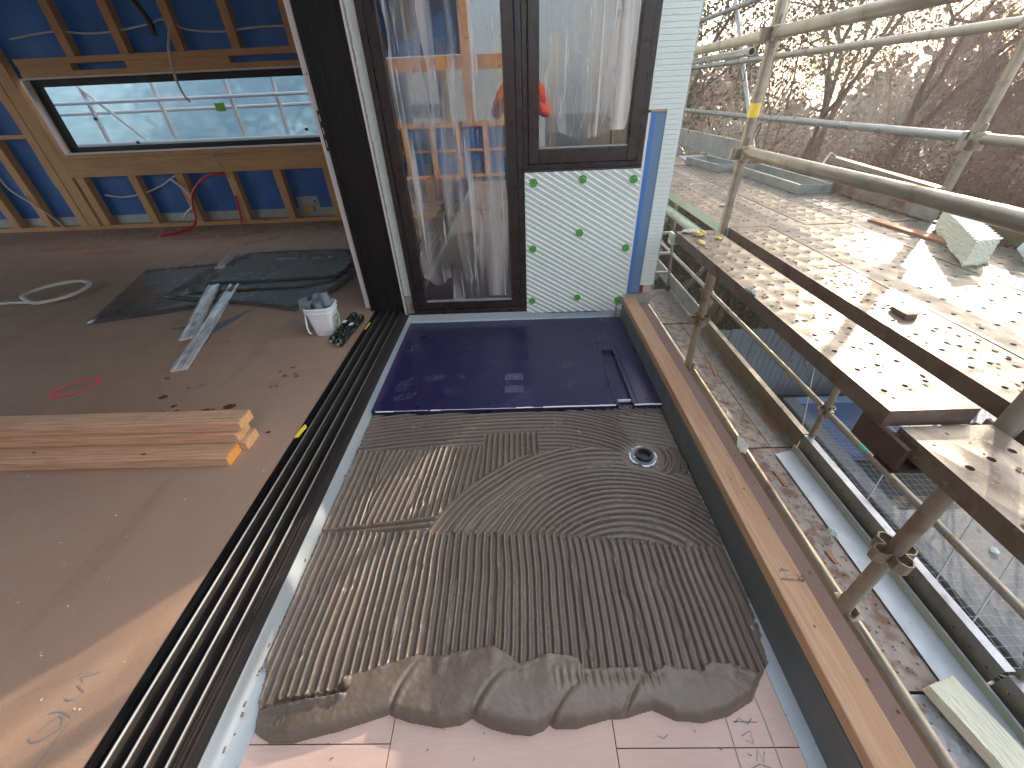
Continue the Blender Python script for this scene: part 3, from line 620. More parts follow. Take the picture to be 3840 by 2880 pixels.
DY = 2.47                                    # face of the glass door wall
def frame4(x0, x1, z0, z1, w, y0, y1, par, mat, names='frame_member', wb=None, bevel=.0015):
    wb = wb or w; e = .0006
    obj(names, MB().box(x0, x0 + w, y0, y1, z0, z1), mat, par, False, bevel)
    obj(names, MB().box(x1 - w, x1, y0, y1, z0, z1), mat, par, False, bevel)
    obj(names, MB().box(x0 + w + e, x1 - w - e, y0, y1, z0, z0 + wb), mat, par, False, bevel)
    obj(names, MB().box(x0 + w + e, x1 - w - e, y0, y1, z1 - w, z1), mat, par, False, bevel)
t = thing('glass_door', 'tall dark brown framed glass door still covered in streaky protective film', 'glass door', (-.33, DY, .0))
fo = obj('outer_frame', MB().box(-.705, -.676, DY - .010, DY + .07, .003, H1), m_brownframe, t, False, .002)
obj('outer_frame', MB().box(.012, .040, DY - .010, DY + .07, .003, H1), m_brownframe, t, False, .002)
obj('outer_frame', MB().box(-.675, .011, DY - .010, DY + .07, .003, .034), m_brownframe, t, False, .002)
obj('outer_frame', MB().box(-.675, .011, DY - .010, DY + .07, 2.3, H1), m_brownframe, t, False, .002)
sash = bpy.data.objects.new('sash', None); C.objects.link(sash); sash.parent = t
frame4(-.672, .008, .037, 2.29, .052, DY + .004, DY + .062, sash, m_brownframe, 'sash_member')
gb = .006
for (a, b, c, d) in ((-.620, -.613, .089, 2.24), (-.051, -.044, .089, 2.24)): obj('glazing_bead', MB().box(a, b, DY - .0, DY + .02, c, d), m_track, sash, False, .001)
obj('glazing_bead', MB().box(-.612, -.052, DY - .0, DY + .02, .089, .098), m_galvbox, sash, False, .001)
def pane(name, x0, x1, z0, z1, y, mat, par): return obj(name, MB().box(x0, x1, y, y + .006, z0, z1), mat, par)
obj('pane', MB().add([(-.621, DY + .018, .088), (-.043, DY + .018, .088), (-.043, DY + .018, 2.24), (-.621, DY + .018, 2.24)], [(0, 1, 2, 3)]), m_glass, t)
def film(x0, x1, z0, z1, y, seed, mat, par, corner=0):
    r = random.Random(seed); mb = MB(); nz, nx = 40, 12; vs = []
    for j in range(nz + 1):
        z = z0 + (z1 - z0) * j / nz
        a = x0 + .012 * math.sin(j * .7 + seed) + r.uniform(-.004, .004); b = x1 + .010 * math.sin(j * .5 + 2 * seed) + r.uniform(-.004, .004)
        for i in range(nx + 1):
            zz = z + (corner * (i / nx - .5) ** 2 * .3 if j == 0 else 0)
            vs.append((a + (b - a) * i / nx, y - .003 * abs(math.sin(i * 1.7 + j * .13)), zz))
    mb.add(vs, [(j * (nx + 1) + i, j * (nx + 1) + i + 1, (j + 1) * (nx + 1) + i + 1, (j + 1) * (nx + 1) + i) for j in range(nz) for i in range(nx)])
    return obj('protective_film', mb, mat, par, True)
film(-.598, -.430, .20, 2.2, DY + .014, 3, m_film, t, 1)
film(-.425, -.215, .10, 2.2, DY + .012, 5, m_film2, t)  # protective film, spread wider to brighten the glass like lit floor behind
film(-.210, -.055, .12, 2.2, DY + .014, 8, m_film, t)

t = thing('casement_window', 'dark brown framed window with milky film hanging over its glass, above the ribbed foam', 'window', (.36, DY, .85))
obj('outer_frame', MB().box(.0435, .068, DY - .006, DY + .07, .848, H1), m_brownframe, t, False, .002)
obj('outer_frame', MB().box(.652, .678, DY - .006, DY + .07, .848, H1), m_brownframe, t, False, .002)
obj('outer_frame', MB().box(.069, .651, DY - .006, DY + .07, .848, .872), m_brownframe, t, False, .002)
frame4(.071, .649, .876, 2.4, .055, DY - .022, DY + .05, t, m_brownframe, 'sash_member', .068, .005)
obj('glazing_bead', MB().box(.127, .593, DY - .008, DY + .014, .945, .951), m_galvbox, t)
obj('pane', MB().add([(.125, DY + .008, .943), (.595, DY + .008, .943), (.595, DY + .008, 2.35), (.125, DY + .008, 2.35)], [(0, 1, 2, 3)]), m_glass, t)
film(.165, .572, .985, 2.3, DY + .003, 6, m_film2, t, 1)
wr = MB()
for k in range(11):
    x = .18 + k * .036; pts = [(x + .03 * math.sin(i * .5 + k * 2.1) * (1 - i / 9), DY - .001, .97 + i * .028 + (k * 7 % 5) * .02) for i in range(9)]; wr.tube(pts, .0005, 4)
obj('film_crease', wr, m_wplastic, t, True)
obj('drip_edge', MB().box(.044, .678, DY - .020, DY + .07, .838, .8465), m_rubber, t)

# ribbed foam panel --------------------------------------------------------------
t = thing('ribbed_foam_panel', 'pale green foam panel with diagonal ribs pinned by green washers under the window', 'foam panel', (.37, 2.455, 0))
fx0, fx1, fz0, fz1 = .048, .682, .002, .836
nx, nz = 330, 430
gx = np.linspace(fx0, fx1, nx); gz = np.linspace(fz0, fz1, nz); GX, GZ = np.meshgrid(gx, gz)
uu = (GX * math.sin(R(30)) + GZ * math.cos(R(30))) / .0268
sawt = np.mod(uu, 1.0)
dep = np.clip(np.minimum(sawt / .74, (1 - sawt) / .16), 0, 1) * .0065
ey = 2.452 - dep + .0005 * smooth_noise(GX, GZ, .01, 31) + .0006 * smooth_noise(GX, GZ, .05, 33)
gz2 = GZ + (GX - .36) * 0.0
edgew = .0028 * smooth_noise(GX * 0 + GX, GZ, .02, 40, 3)
GXw = GX + np.where(GX > .66, edgew * 1.2, 0) + np.where(GX < .055, edgew * .3, 0); GZw = GZ + np.where(GZ > .82, edgew, 0) + np.where(GZ < .02, edgew * .6, 0)
grid_mesh('ribbed_face', GXw, ey, GZw, None, m_foam, t)
obj('panel_core', MB().box(fx0 + .001, fx1 - .001, 2.4535, 2.500, fz0 + .001, fz1 - .001), m_foam, t)
for (x, z) in ((.096, .787), (.365, .795), (.643, .785), (.365, .51), (.09, .425), (.648, .412), (.083, .09), (.375, .102), (.640, .078)):
    w_ = MB(); y = 2.4435
    w_.pipe((x, y, z), (x, y - .0026, z), .0215, .0172, 24)
    for k in range(8):
        a = k * math.pi / 4; w_.beam((x + .006 * math.cos(a), y - .001, z + .006 * math.sin(a)), (x + .0185 * math.cos(a), y - .001, z + .0185 * math.sin(a)), .0042, .0022, (0, 1, 0))
    w_.cyl((x, y, z), (x, y - .0032, z), .0075, 14); ow = obj('fixing_washer', w_, m_washer, t, True)
    d_ = MB(); d_.cyl((x, y - .0032, z), (x, y - .0036, z), .0036, 10); d_.pipe((x, y, z), (x, y - .0014, z), .0172, .0135, 20)
    obj('washer_centre', d_, m_washer_d, ow)
t = thing('corner_wall', 'pale green foam clad corner wall with fine horizontal grooves', 'wall', (.76, DY, 0))
# cladding as stacked grooved courses
courses = MB(); z = .165; k = 0; rr = random.Random(5)
while z < 2.5:
    h = .0205; xa = .682 if z > 1.092 else .777
    xe = .851 + rr.uniform(-.0035, .0035) + (z - .165) * .006
    courses.add([(xa, DY - .002, z), (xe, DY - .002, z), (xe + rr.uniform(-.003, .002), DY - .002, z + h), (xa, DY - .002, z + h), (xa, DY + .012, z), (xe, DY + .012, z), (xe, DY + .012, z + h), (xa, DY + .012, z + h)],
        [(0, 1, 2, 3), (4, 0, 3, 7), (1, 5, 6, 2), (3, 2, 6, 7), (4, 5, 1, 0)]); z += .0222
obj('grooved_foam_courses', courses, m_foam, t)
obj('foam_core', MB().box(.778, .850, DY + .002, 2.90, .160, 2.5), m_foam, t)
obj('foam_core', MB().box(.684, .777, DY + .002, 2.54, 1.096, 2.5), m_foam, t)
obj('foam_return', MB().box(.8505, .862, DY + .004, 5.3, .160, 2.6), m_foam, t)
obj('blue_strip', MB().box(.696, .7225, DY - .001, DY + .02, .112, 1.088), m_blueflash, t)
obj('grey_blue_strip', MB().box(.7230, .7762, DY + .002, DY + .02, .112, 1.0895), m_greyblue, t)
obj('render_edge', MB().box(.6825, .6955, DY - .006, DY + .02, .10, 1.085), m_white, t)
obj('timber_packer', MB().box(.695, .778, DY - .004, DY + .006, 1.0885, 1.0945), m_curb, t)
obj('brown_block', MB().box(.7765, .800, DY + .012, DY + .06, .108, .163), m_stain, t)
obj('render_block', MB().box(.801, .851, DY + .004, DY + .06, .108, .163), m_board, t)
obj('core_wall', MB().box(.695, .85, DY + .021, 2.66, -.1, .107), m_board, t)
obj('timber_core', MB().box(.681, .777, DY + .055, 2.66, .10, 2.5), m_stud_z, t)
t = thing('corner_bracket', 'folded light grey metal cap at the corner where curb meets wall', 'metal bracket', (.75, 2.44, .03))
obj('front_plate', MB().box(.645, .854, 2.4465, 2.4495, .040, .1085), m_galvbox, t, False, .0008)
obj('side_fold', MB().box(.628, .6445, 2.4465, 2.4685, -.045, .075), m_galvbox, t)
obj('lower_fold', MB().box(.655, .84, 2.4535, 2.468, .012, .0395), m_galvbox, t)
hm = MB()
for (x, z) in ((.772, .100), (.651, .052)): hm.cyl((x, 2.4465, z), (x, 2.4455, z), .0035, 8)
islands('screw_hole', hm, m_stain, t)

# ================================================================== INTERIOR BACK WALL
BW = 5.20
t = thing('back_wall', 'open timber framed wall with blue membrane and white cables behind the studs', 'wall', (-4, BW, 0))
CY = BW + .09
def stud(x0, x1, z0, z1, y0=BW, y1=BW + .09, nm='stud', mat=m_stud_z): return obj(nm, MB().box(x0, x1, y0, y1, z0, z1), mat, t, False, .0015)
obj('bottom_plate', MB().box(-8, .775, BW - .002, BW + .09, .001, .045), m_stud_x, t, False, .0015)
for x in (-4.48, -3.92, -3.325, -2.765, -2.18, -1.6, -1.02, -.44, .14, .72): stud(x - .045, x + .045, .046, .575)
stud(-5.15, -5.055, .046, .575)
for x in (-5.385, -5.83, -6.25, -6.83, -7.4): stud(x - .047, x + .047, .046, 2.42)
for (x0, x1) in ((-5.325, -5.285), (-5.284, -5.235), (-5.234, -5.19)): stud(x0, x1, .046, 2.42)
obj('noggin', MB().box(-5.78, -5.435, BW + .004, BW + .085, .98, 1.02), m_stud_x, t); obj('noggin', MB().box(-6.20, -5.88, BW + .004, BW + .085, .90, .945), m_stud_x, t)
obj('window_lintel', MB().box(-5.185, -1.30, BW - .003, BW + .042, .578, .762), m_stud_x, t, False, .002)
obj('sill_plate', MB().box(-5.185, -1.30, BW - .001, BW + .09, .7635, .808), m_stud_x, t, False, .001)
obj('header_beam', MB().box(-5.06, -1.30, BW - .002, BW + .09, 1.602, 1.655), m_stud_x, t, False, .001)
obj('header_beam', MB().box(-5.06, -1.30, BW - .002, BW + .09, 1.500, 1.545), m_stud_x, t, False, .001)
for (x0, x1) in ((-5.05, -4.50), (-3.93, -2.86), (-1.9, -1.5)): obj('header_block', MB().box(x0, x1, BW, BW + .085, 1.546, 1.601), m_stud_x, t)
for x in (-4.445, -3.89, -3.32, -2.75, -2.17, -1.6, -1.02, -.44, .14, .72): stud(x - .043, x + .043, 1.656, 2.42)
for x in (-1.3, -.72, -.14, .42): stud(x - .043, x + .043, .60, 1.656)
obj('top_plate', MB().box(-8, .775, BW, BW + .09, 2.42, 2.465), m_stud_x, t)
mm = MB(); nx_, nz_ = 90, 24; 
def membrane(x0, x1, z0, z1, nm='membrane'):
    n1 = max(2, int((x1 - x0) / .08)); n2 = max(2, int((z1 - z0) / .08)); vs = []
    for j in range(n2 + 1):
        for i in range(n1 + 1):
            x, z = x0 + (x1 - x0) * i / n1, z0 + (z1 - z0) * j / n2
            vs.append((x, CY + .012 + .012 * math.sin(x * 11.0 + .6 * math.sin(z * 5)) + .006 * math.sin(z * 9 + x * 4) + random.uniform(-.002, .002), z))
    mb = MB().add(vs, [(j * (n1 + 1) + i, j * (n1 + 1) + i + 1, (j + 1) * (n1 + 1) + i + 1, (j + 1) * (n1 + 1) + i) for j in range(n2) for i in range(n1)])
    return obj(nm, mb, m_membrane, t, True)
membrane(-8, -5.2, .13, 2.5); membrane(-5.2, .775, .13, .77); membrane(-5.2, .775, 1.5, 2.5); membrane(-1.30, .775, .77, 1.5)
obj('grey_base_strip', MB().box(-8, .775, CY - .004, CY + .004, -.05, .14), m_galvbox, t)
obj('torn_patch', MB().prism([(-2.68, CY - .006), (-2.42, CY - .006), (-2.42, CY - .003), (-2.68, CY - .003)], .08, .27), m_galvbox, t)
obj('offcut_block', MB().box(-2.60, -2.50, CY - .03, CY - .007, .10, .16), m_stud_x, t)
text('lettering', 'INDUCTION!', .045, m_pencil, frame((-3.28, BW - .005, .728), (1, 0, 0), (0, 0, 1)), t, .0004)
text('lettering', 'C', .07, m_pencil, frame((-3.47, BW - .005, .69), (1, 0, 0), (0, 0, 1)), t, .0004)
lk = MB().beam((-3.42, BW - .004, .765), (-3.36, BW - .004, .60), .003, .006, (0, 1, 0)); obj('pencil_mark', lk, m_pencil, t)
# window in the back wall
wdw = thing('long_window', 'long low window with white reveal and black frame looking onto blue sheeted scaffold', 'window', (-3.2, BW, .8))
obj('reveal', MB().box(-5.08, -1.30, BW - .006, BW + .17, .809, .822), m_white, wdw); obj('reveal', MB().box(-5.08, -1.30, BW - .006, BW + .17, 1.486, 1.499), m_white, wdw)
obj('reveal', MB().box(-5.095, -5.081, BW - .006, BW + .17, .809, 1.499), m_white, wdw)
obj('reveal', MB().box(-1.32, -1.301, BW - .004, BW + .17, .823, 1.485), m_white, wdw)
for (a, b, c, d) in ((-5.08, -5.02, .823, 1.485), (-1.38, -1.321, .823, 1.485), (-5.019, -1.381, .823, .872), (-5.019, -1.381, 1.425, 1.485)):
    obj('frame_member', MB().box(a, b, BW + .07, BW + .13, c, d), m_black, wdw, False, .002)
obj('pane', MB().add([(-5.02, BW + .10, .87), (-1.38, BW + .10, .87), (-1.38, BW + .10, 1.43), (-5.02, BW + .10, 1.43)], [(0, 1, 2, 3)]), m_glass2, wdw)
m_gnote = pmat('lime_sticker', (.22, .55, .03), .5)
obj('green_sticker', MB().box(-3.245, -3.135, BW + .0955, BW + .098, 1.148, 1.222), m_gnote, wdw)
for (x, z) in ((-4.62, 1.13), (-4.28, .895), (-2.32, .95)): obj('black_sticker', MB().box(x - .02, x + .02, BW + .0955, BW + .098, z - .014, z + .014), m_rubber, wdw)
# outside that window: sheeted scaffold
ws = thing('sheeted_screen', 'pale blue shrink wrap screen stretched outside the long window', 'scaffold sheeting', (-4, 7.2, -1))
n1, n2 = 90, 14; vs = []
for j in range(n2 + 1):
    for i in range(n1 + 1):
        x, z = -10.5 + 10.5 * i / n1, -1 + 3.6 * j / n2
        vs.append((x, 7.2 + .05 * math.sin(x * 3 + z) + .02 * math.sin(z * 9 + x), z))
obj('sheet', MB().add(vs, [(j * (n1 + 1) + i, j * (n1 + 1) + i + 1, (j + 1) * (n1 + 1) + i + 1, (j + 1) * (n1 + 1) + i) for j in range(n2) for i in range(n1)]), m_wrap, ws, True)
m_polew = pmat('pale_scaffold_tube', (.70, .68, .62), .5, .2)
for i, x in enumerate((-7.2, -6.3, -5.39, -4.48, -3.56, -2.97, -1.9)):
    o = tag(obj('screen_post', MB().cyl((x, 6.2, -4), (x, 6.2, 2.6), .026, 10), m_polew, None, True, 0, None, (x, 6.2, -4)), 'pale scaffold post outside the long window, ' + ('leftmost of them', 'second from the left', 'third from the left beside a diagonal tube', 'fourth from the left', 'fifth from the left, right of the green sticker', 'sixth from the left beside the black jamb', 'behind the black jamb')[i], 'scaffold post', 'posts outside the long window')
for (z, y, d) in ((1.29, 6.15, 'upper'), (1.18, 6.28, 'middle'), (.84, 6.15, 'lowest')):
    tag(obj('screen_rail', MB().cyl((-10, y, z), (-.5, y, z + .0), .02, 8), m_polew, None, True, 0, None, (-5, y, z)), 'horizontal pale tube outside the long window, the %s one' % d, 'scaffold rail', 'rails outside the long window')
tag(obj('screen_brace', MB().cyl((-5.45, 6.18, 1.52), (-4.80, 6.18, .80), .018, 8), m_polew, None, True, 0, None, (-5, 6.18, 1)), 'diagonal pale tube crossing the left part of the long window', 'scaffold brace')
tag(obj('screen_walkway', MB().box(-10, -.5, 5.75, 6.5, .70, .74), m_galvbox, None, False, 0, None, (-5, 6, .7)), 'grey scaffold walkway just outside the long window', 'scaffold deck')

m_clear2 = pmat('pale_sky_sheet', (.62, .68, .70), .5, 0, [(2, .4, .7, (.52, .60, .64), .8, U)], [(3, .4, U)], trans=.4)  # colour of the added sheet that stands in for sky
# rest of the room (seen only in reflections)
struct('ceiling', MB().box(-9, .84, 2.53, 5.4, 2.56, 2.64), m_ceiling)
struct('ceiling', MB().box(-9, -.70, -3.2, 2.5, 2.56, 2.64), m_ceiling)
struct('side_wall', MB().box(-8.1, -8.0, -3.6, 5.4, -.1, .25).box(-8.1, -8.0, -3.6, -2.6, .25, 2.56).box(-8.1, -8.0, 4.6, 5.4, .25, 2.56).box(-8.1, -8.0, -2.6, 4.6, 2.3, 2.56), m_white)  # unseen wall; its wide opening was added to brighten the room
struct('end_wall', MB().box(.78, .848, 2.66, 5.3, -.05, 2.56), m_stud_z)
RY = -3.05
rw = thing('rear_wall', 'timber framed wall with a low window behind the photographer, mirrored in the glass', 'wall', (-4, RY, 0))
obj('membrane', MB().box(-8, .05, RY - .09, RY - .08, -.08, .78), m_membrane, rw); obj('membrane', MB().box(-8, -.70, RY - .09, RY - .08, 1.72, 2.56), m_membrane, rw); obj('membrane', MB().box(-8, -2.15, RY - .09, RY - .08, .78, 1.72), m_membrane, rw)
for x in np.arange(-7.9, .0, .46): obj('stud', MB().box(x, x + .09, RY - .078, RY, .05, .76), m_stud_z, rw)
for x in (-7.4, -6.3, -5.2, -4.1, -3.0, -2.2): obj('stud', MB().box(x, x + .09, RY - .078, RY, .84, 2.3), m_stud_z, rw)
obj('bottom_plate', MB().box(-8, .05, RY - .078, RY + .004, .0, .048), m_stud_x, rw); obj('sill_plate', MB().box(-8, .05, RY - .078, RY + .002, .762, .838), m_stud_x, rw); obj('header_beam', MB().box(-8, .05, RY - .078, RY + .002, 1.52, 1.70), m_stud_x, rw)
obj('noggin', MB().box(-8, .0, RY - .07, RY - .02, .40, .44), m_stud_x, rw)
obj('end_post', MB().box(-.02, .07, RY - .09, RY + .006, -.08, 2.3), m_stud_z, rw); obj('post', MB().box(-.80, -.66, RY - .078, RY + .004, .84, 2.56), m_curb, rw)
rs_ = thing('rear_sky_sheet', 'pale sheet added behind the rear window to stand in for bright sky', 'scaffold sheeting', (-2, -4.4, 0)); obj('sheet', MB().box(-6, .6, -4.42, -4.40, -1, 1.62), m_clear2, rs_)  # sheet added to stand in for bright sky beyond the rear window
hb_ = tag(obj('door_head', MB().box(-1.0, -.72, -3.4, 2.56, 2.36, 2.56), m_black, None, False, 0, None, (-.86, 0, 2.36)), 'black head beam over the sliding door opening', 'door head')

# ================================================================== CABLES AND LOOSE THINGS INSIDE
def cable(name, label, pts, r, mat, cat='cable', sub=6):
    P_ = [Vector(p) for p in pts]; out = []
    for i in range(len(P_) - 1):
        p0, p1, p2, p3 = P_[max(i - 1, 0)], P_[i], P_[i + 1], P_[min(i + 2, len(P_) - 1)]
        for k in range(sub):
            s = k / sub; out.append(.5 * ((2 * p1) + (p2 - p0) * s + (2 * p0 - 5 * p1 + 4 * p2 - p3) * s * s + (3 * p1 - p0 - 3 * p2 + p3) * s ** 3))
    out.append(P_[-1])
    return tag(obj(name, MB().tube(out, r, 8), mat, None, True, 0, None, tuple(P_[0])), label, cat)
yc = BW + .04
cable('cable', 'white cable sagging across the studs above the long window', [(-5.0, yc, 1.81), (-4.53, yc, 1.85), (-4.2, yc, 1.825), (-3.93, yc, 1.83), (-3.55, yc, 1.87), (-3.38, yc, 1.90), (-3.2, yc, 1.82), (-2.86, yc, 1.79), (-2.5, yc, 1.81), (-2.1, yc, 1.81), (-1.5, yc, 1.82)], .008, m_cable)
cable('cable', 'white cable hanging loose in front of the long window', [(-3.33, yc - .03, 1.85), (-3.36, yc - .05, 1.78), (-3.40, yc - .09, 1.66), (-3.42, yc - .12, 1.5), (-3.42, yc - .13, 1.40), (-3.40, yc - .14, 1.30), (-3.37, yc - .13, 1.24)], .011, m_cable)
cable('cable', 'thin white cable looping between the short studs under the window', [(-4.95, yc, .38), (-4.75, yc, .35), (-4.48, yc, .38), (-4.2, yc, .46), (-4.03, yc, .54), (-3.93, yc, .55), (-3.9, yc - .02, .48)], .007, m_cable)
cable('cable', 'short thick white cable end hanging beside a short stud', [(-4.02, yc - .06, .53), (-3.93, yc - .08, .46), (-3.86, yc - .09, .36), (-3.88, yc - .09, .24), (-3.99, yc - .09, .17), (-4.06, yc - .09, .10)], .014, m_cable)
cable('cable', 'long white cable drooping over the left hand studs to the floor', [(-6.9, BW - .02, .98), (-6.2, BW - .02, .92), (-6.02, BW - .03, .70), (-5.98, BW - .03, .50), (-5.85, BW - .03, .35), (-5.70, BW - .03, .18), (-5.62, BW - .03, .03)], .009, m_cable)
cable('cable', 'thin white cable dropping down between studs left of the window', [(-5.55, yc + .02, 1.75), (-5.50, yc + .02, 1.4), (-5.47, yc + .02, 1.0), (-5.50, yc + .02, .6), (-5.46, yc + .02, .3), (-5.48, yc + .02, .06)], .006, m_cable)
cable('hanging_pipe', 'black flexible pipe hanging down between studs above the window', [(-3.62, yc - .05, 2.3), (-3.60, yc - .05, 2.12), (-3.54, yc - .05, 1.98), (-3.50, yc - .05, 1.88), (-3.51, yc - .05, 1.78)], .028, m_rubber, 'pipe')
cable('conduit', 'long red conduit arching from the wall framing down to the floor', [(-3.36, yc - .06, .545), (-3.45, yc - .09, .565), (-3.62, yc - .10, .52), (-3.80, yc - .11, .38), (-3.86, yc - .12, .25), (-3.88, yc - .14, .12), (-3.90, yc - .22, .03), (-4.0, yc - .4, .012), (-4.12, yc - .48, .012)], .013, m_redconduit, 'conduit')
cable('conduit', 'short upright red conduit stub beside a stud', [(-3.34, yc - .06, .33), (-3.36, yc - .06, .2), (-3.38, yc - .06, .10), (-3.40, yc - .08, .0)], .012, m_redconduit, 'conduit')

# coil of hose
cp = [(-4.6, 2.78, .012), (-4.04, 2.885, .012), (-3.80, 2.89, .012)]
for k in range(46):
    a = -1.7 + k * .42; rr_ = (.195 + .012 * math.sin(k * .9)); cp.append((-3.745 + rr_ * 1.0 * math.cos(a), 3.08 + rr_ * 1.0 * math.sin(a), .012 + .0022 * (k % 15)))
cable('hose_coil', 'coil of pale grey hose lying on the brown floor at far left', cp, .011, m_cable, 'hose', 3)

# black membrane sheets
def sheetobj(label, poly, z, waves, seed, thick=.004):
    import mathutils
    r = random.Random(seed); n = len(poly); cx = sum(p[0] for p in poly) / n; cy = sum(p[1] for p in poly) / n; rings = 7; vs = []; per = []
    for i in range(n):
        a, b = Vector(poly[i]), Vector(poly[(i + 1) % n]); m_ = max(1, int((b - a).length / .07))
        for k in range(m_): per.append(a.lerp(b, k / m_))
    N_ = len(per); hgt = lambda x, y: z + waves * (.5 + .5 * math.sin(x * 4 + seed) * math.sin(y * 3 + seed * 2))
    vs = [(cx, cy, hgt(cx, cy))]
    for k in range(1, rings + 1):
        for p in per:
            x, y = cx + (p.x - cx) * k / rings, cy + (p.y - cy) * k / rings; vs.append((x, y, hgt(x, y)))
    fs = [(0, 1 + i, 1 + (i + 1) % N_) for i in range(N_)]
    for k in range(rings - 1):
        o_ = 1 + k * N_; fs += [(o_ + i, o_ + N_ + i, o_ + N_ + (i + 1) % N_, o_ + (i + 1) % N_) for i in range(N_)]
    o = obj('membrane_sheet', MB().add(vs, fs), m_sheet, None, True, 0, None, (cx, cy, 0)); o.data.shade_smooth()
    s_ = o.modifiers.new('thickness', 'SOLIDIFY'); s_.thickness = thick; s_.offset = 0
    return tag(o, label, 'rubber sheet', 'black sheets on the floor')
sheetobj('large dark rubber sheet lying flat at the left, bottom of the pile', [(-3.0, 2.488), (-2.612, 2.60), (-2.30, 2.72), (-2.50, 3.1), (-2.76, 3.70), (-2.92, 3.66), (-3.40, 3.578)], .004, .003, 1)
sheetobj('grey rubber sheet with a light near edge, second in the pile', [(-2.764, 2.905), (-2.32, 2.79), (-1.9, 2.70), (-1.567, 2.58), (-1.40, 2.95), (-1.36, 3.34), (-2.0, 3.45), (-2.78, 3.64)], .014, .004, 2)
sheetobj('narrow rubber sheet peeping out left of the top one', [(-2.595, 2.938), (-1.70, 2.99), (-1.47, 3.10), (-1.55, 3.35), (-2.745, 3.375)], .024, .003, 3)
top_sheet = sheetobj('top rubber sheet with white lettering near its far edge', [(-2.555, 3.098), (-2.20, 3.10), (-1.85, 3.12), (-1.465, 3.16), (-1.44, 3.35), (-1.463, 3.62), (-1.594, 3.89), (-2.2, 3.90), (-2.61, 3.87), (-2.63, 3.5)], .034, .005, 4)
text('lettering', 'AVISU   o   AVISU', .07, m_speck, frame((-1.95, 3.66, .044), (-1, .02, 0), (0, -1, 0)), top_sheet, .0003)

def foil(label, a, b, w, h, seed, z0=.0):
    a, b = Vector(a), Vector(b); d = (b - a).normalized(); s = Vector((-d.y, d.x, 0)); r = random.Random(seed); n = 26; mb = MB(); vs = []
    prof = [(-.5, 0), (-.48, .8), (-.28, 1.0), (-.18, .62), (.18, .62), (.28, 1.0), (.48, .8), (.5, 0)]
    for i in range(n + 1):
        p = a.lerp(b, i / n)
        for (u_, v_) in prof: vs.append(tuple(p + s * (u_ * w + r.uniform(-.002, .002)) + Vector((0, 0, z0 + max(.001, v_ * h + r.uniform(-.0025, .0025))))))
    m_ = len(prof); fs = [(i * m_ + k, i * m_ + k + 1, (i + 1) * m_ + k + 1, (i + 1) * m_ + k) for i in range(n) for k in range(m_ - 1)] + [(i * m_ + m_ - 1, i * m_, (i + 1) * m_, (i + 1) * m_ + m_ - 1) for i in range(n)]
    fs += [tuple(range(m_ - 1, -1, -1)), tuple(n * m_ + k for k in range(m_))]
    return tag(obj('foil_wrapped_channel', MB().add(vs, fs), m_foil, None, True, 0, None, tuple(a)), label, 'wrapped profile', 'foil wrapped profiles')
foil('longer silver foil wrapped strip whose far end lies under the top rubber sheet', (-1.905, 1.852, 0), (-2.30, 3.115, .008), .082, .022, 1, .003)
foil('silver foil wrapped strip lying across the rubber sheets with a crumpled near end', (-2.105, 2.215, 0), (-2.42, 3.04, .03), .085, .022, 2, .003)
foil('grey end of a wrapped strip emerging behind the top rubber sheet', (-2.62, 3.45, .03), (-2.815, 3.985, .0), .08, .02, 3, .008)

# lumber
m_endorange = pmat('orange_end_grain', (.85, .36, .07), .7, 0, [(90, .45, .7, (.65, .25, .05), .7, U)], [(150, .2, U)])
def timber(label, x1, y0, y1, z0, z1, rot=.0, notch=False):
    t = thing('timber_length', label, 'timber', (x1, y0, z0), 'timber lengths stacked at left')
    L_ = 3.2
    def pt(u, v, w): return (x1 - u * math.cos(rot) - (v) * math.sin(rot) * 0, y0 + v - u * math.sin(rot), w)
    if not notch: prof = [(0, z0), (y1 - y0, z0), (y1 - y0, z1), (0, z1)]
    else: prof = notch
    n = len(prof); vs = [pt(0.002, p[0], p[1]) for p in prof] + [pt(L_, p[0], p[1]) for p in prof]
    obj('length', MB().add(vs, [tuple(range(n)), tuple(range(2 * n - 1, n - 1, -1))] + [(i, n + i, n + (i + 1) % n, (i + 1) % n) for i in range(n)]), m_lumber, t, False, .003)
    vs = [pt(0, p[0] + (.002 if p[0] < .01 else -.002), p[1] + (.002 if p[1] < z0 + .01 else -.002)) for p in prof]
    obj('end_grain', MB().add(vs, [tuple(range(n))]), m_endorange if 'orange' in label else m_endgrain, t); return t
ta = timber('nearest timber length of the stack, laid flat with an orange end and swirling grain', -1.197, 1.130, 1.220, 0, .045)
tb = timber('lowest far timber length whose end sticks out furthest to the right', -1.170, 1.222, 1.312, 0, .045)
tc_ = timber('middle timber length with a brown knot near its end, under the topmost one', -1.190, 1.222, 1.312, .0455, .090)
td_ = timber('topmost timber length with a green paint streak and pencil scribbles', -1.168, 1.240, 1.330, .0905, .135)
obj('green_streak', MB().strip([(-1.20, 1.270), (-1.25, 1.273), (-1.30, 1.274)], [.012, .014, .004], .1357), m_greenpaint, td_)
pm = MB()
for (ox, oy) in ((-1.545, 1.262), (-1.64, 1.262)):
    pm.strip([(ox, oy), (ox + .015, oy + .04), (ox + .02, oy + .01), (ox + .04, oy + .045)], .003, .1356); pm.strip([(ox + .02, oy), (ox + .04, oy + .035)], .003, .1358)
islands('pencil_mark', pm, m_pencil, td_)
kn = MB()
for (x, y, z, a, b) in ((-1.56, 1.165, .0457, .012, .006), (-2.05, 1.19, .0457, .01, .005)): kn.add([(x + a * math.cos(q * .7854), y + b * math.sin(q * .7854), z) for q in range(8)], [tuple(range(8))])
islands('knot', kn, m_stain, ta)

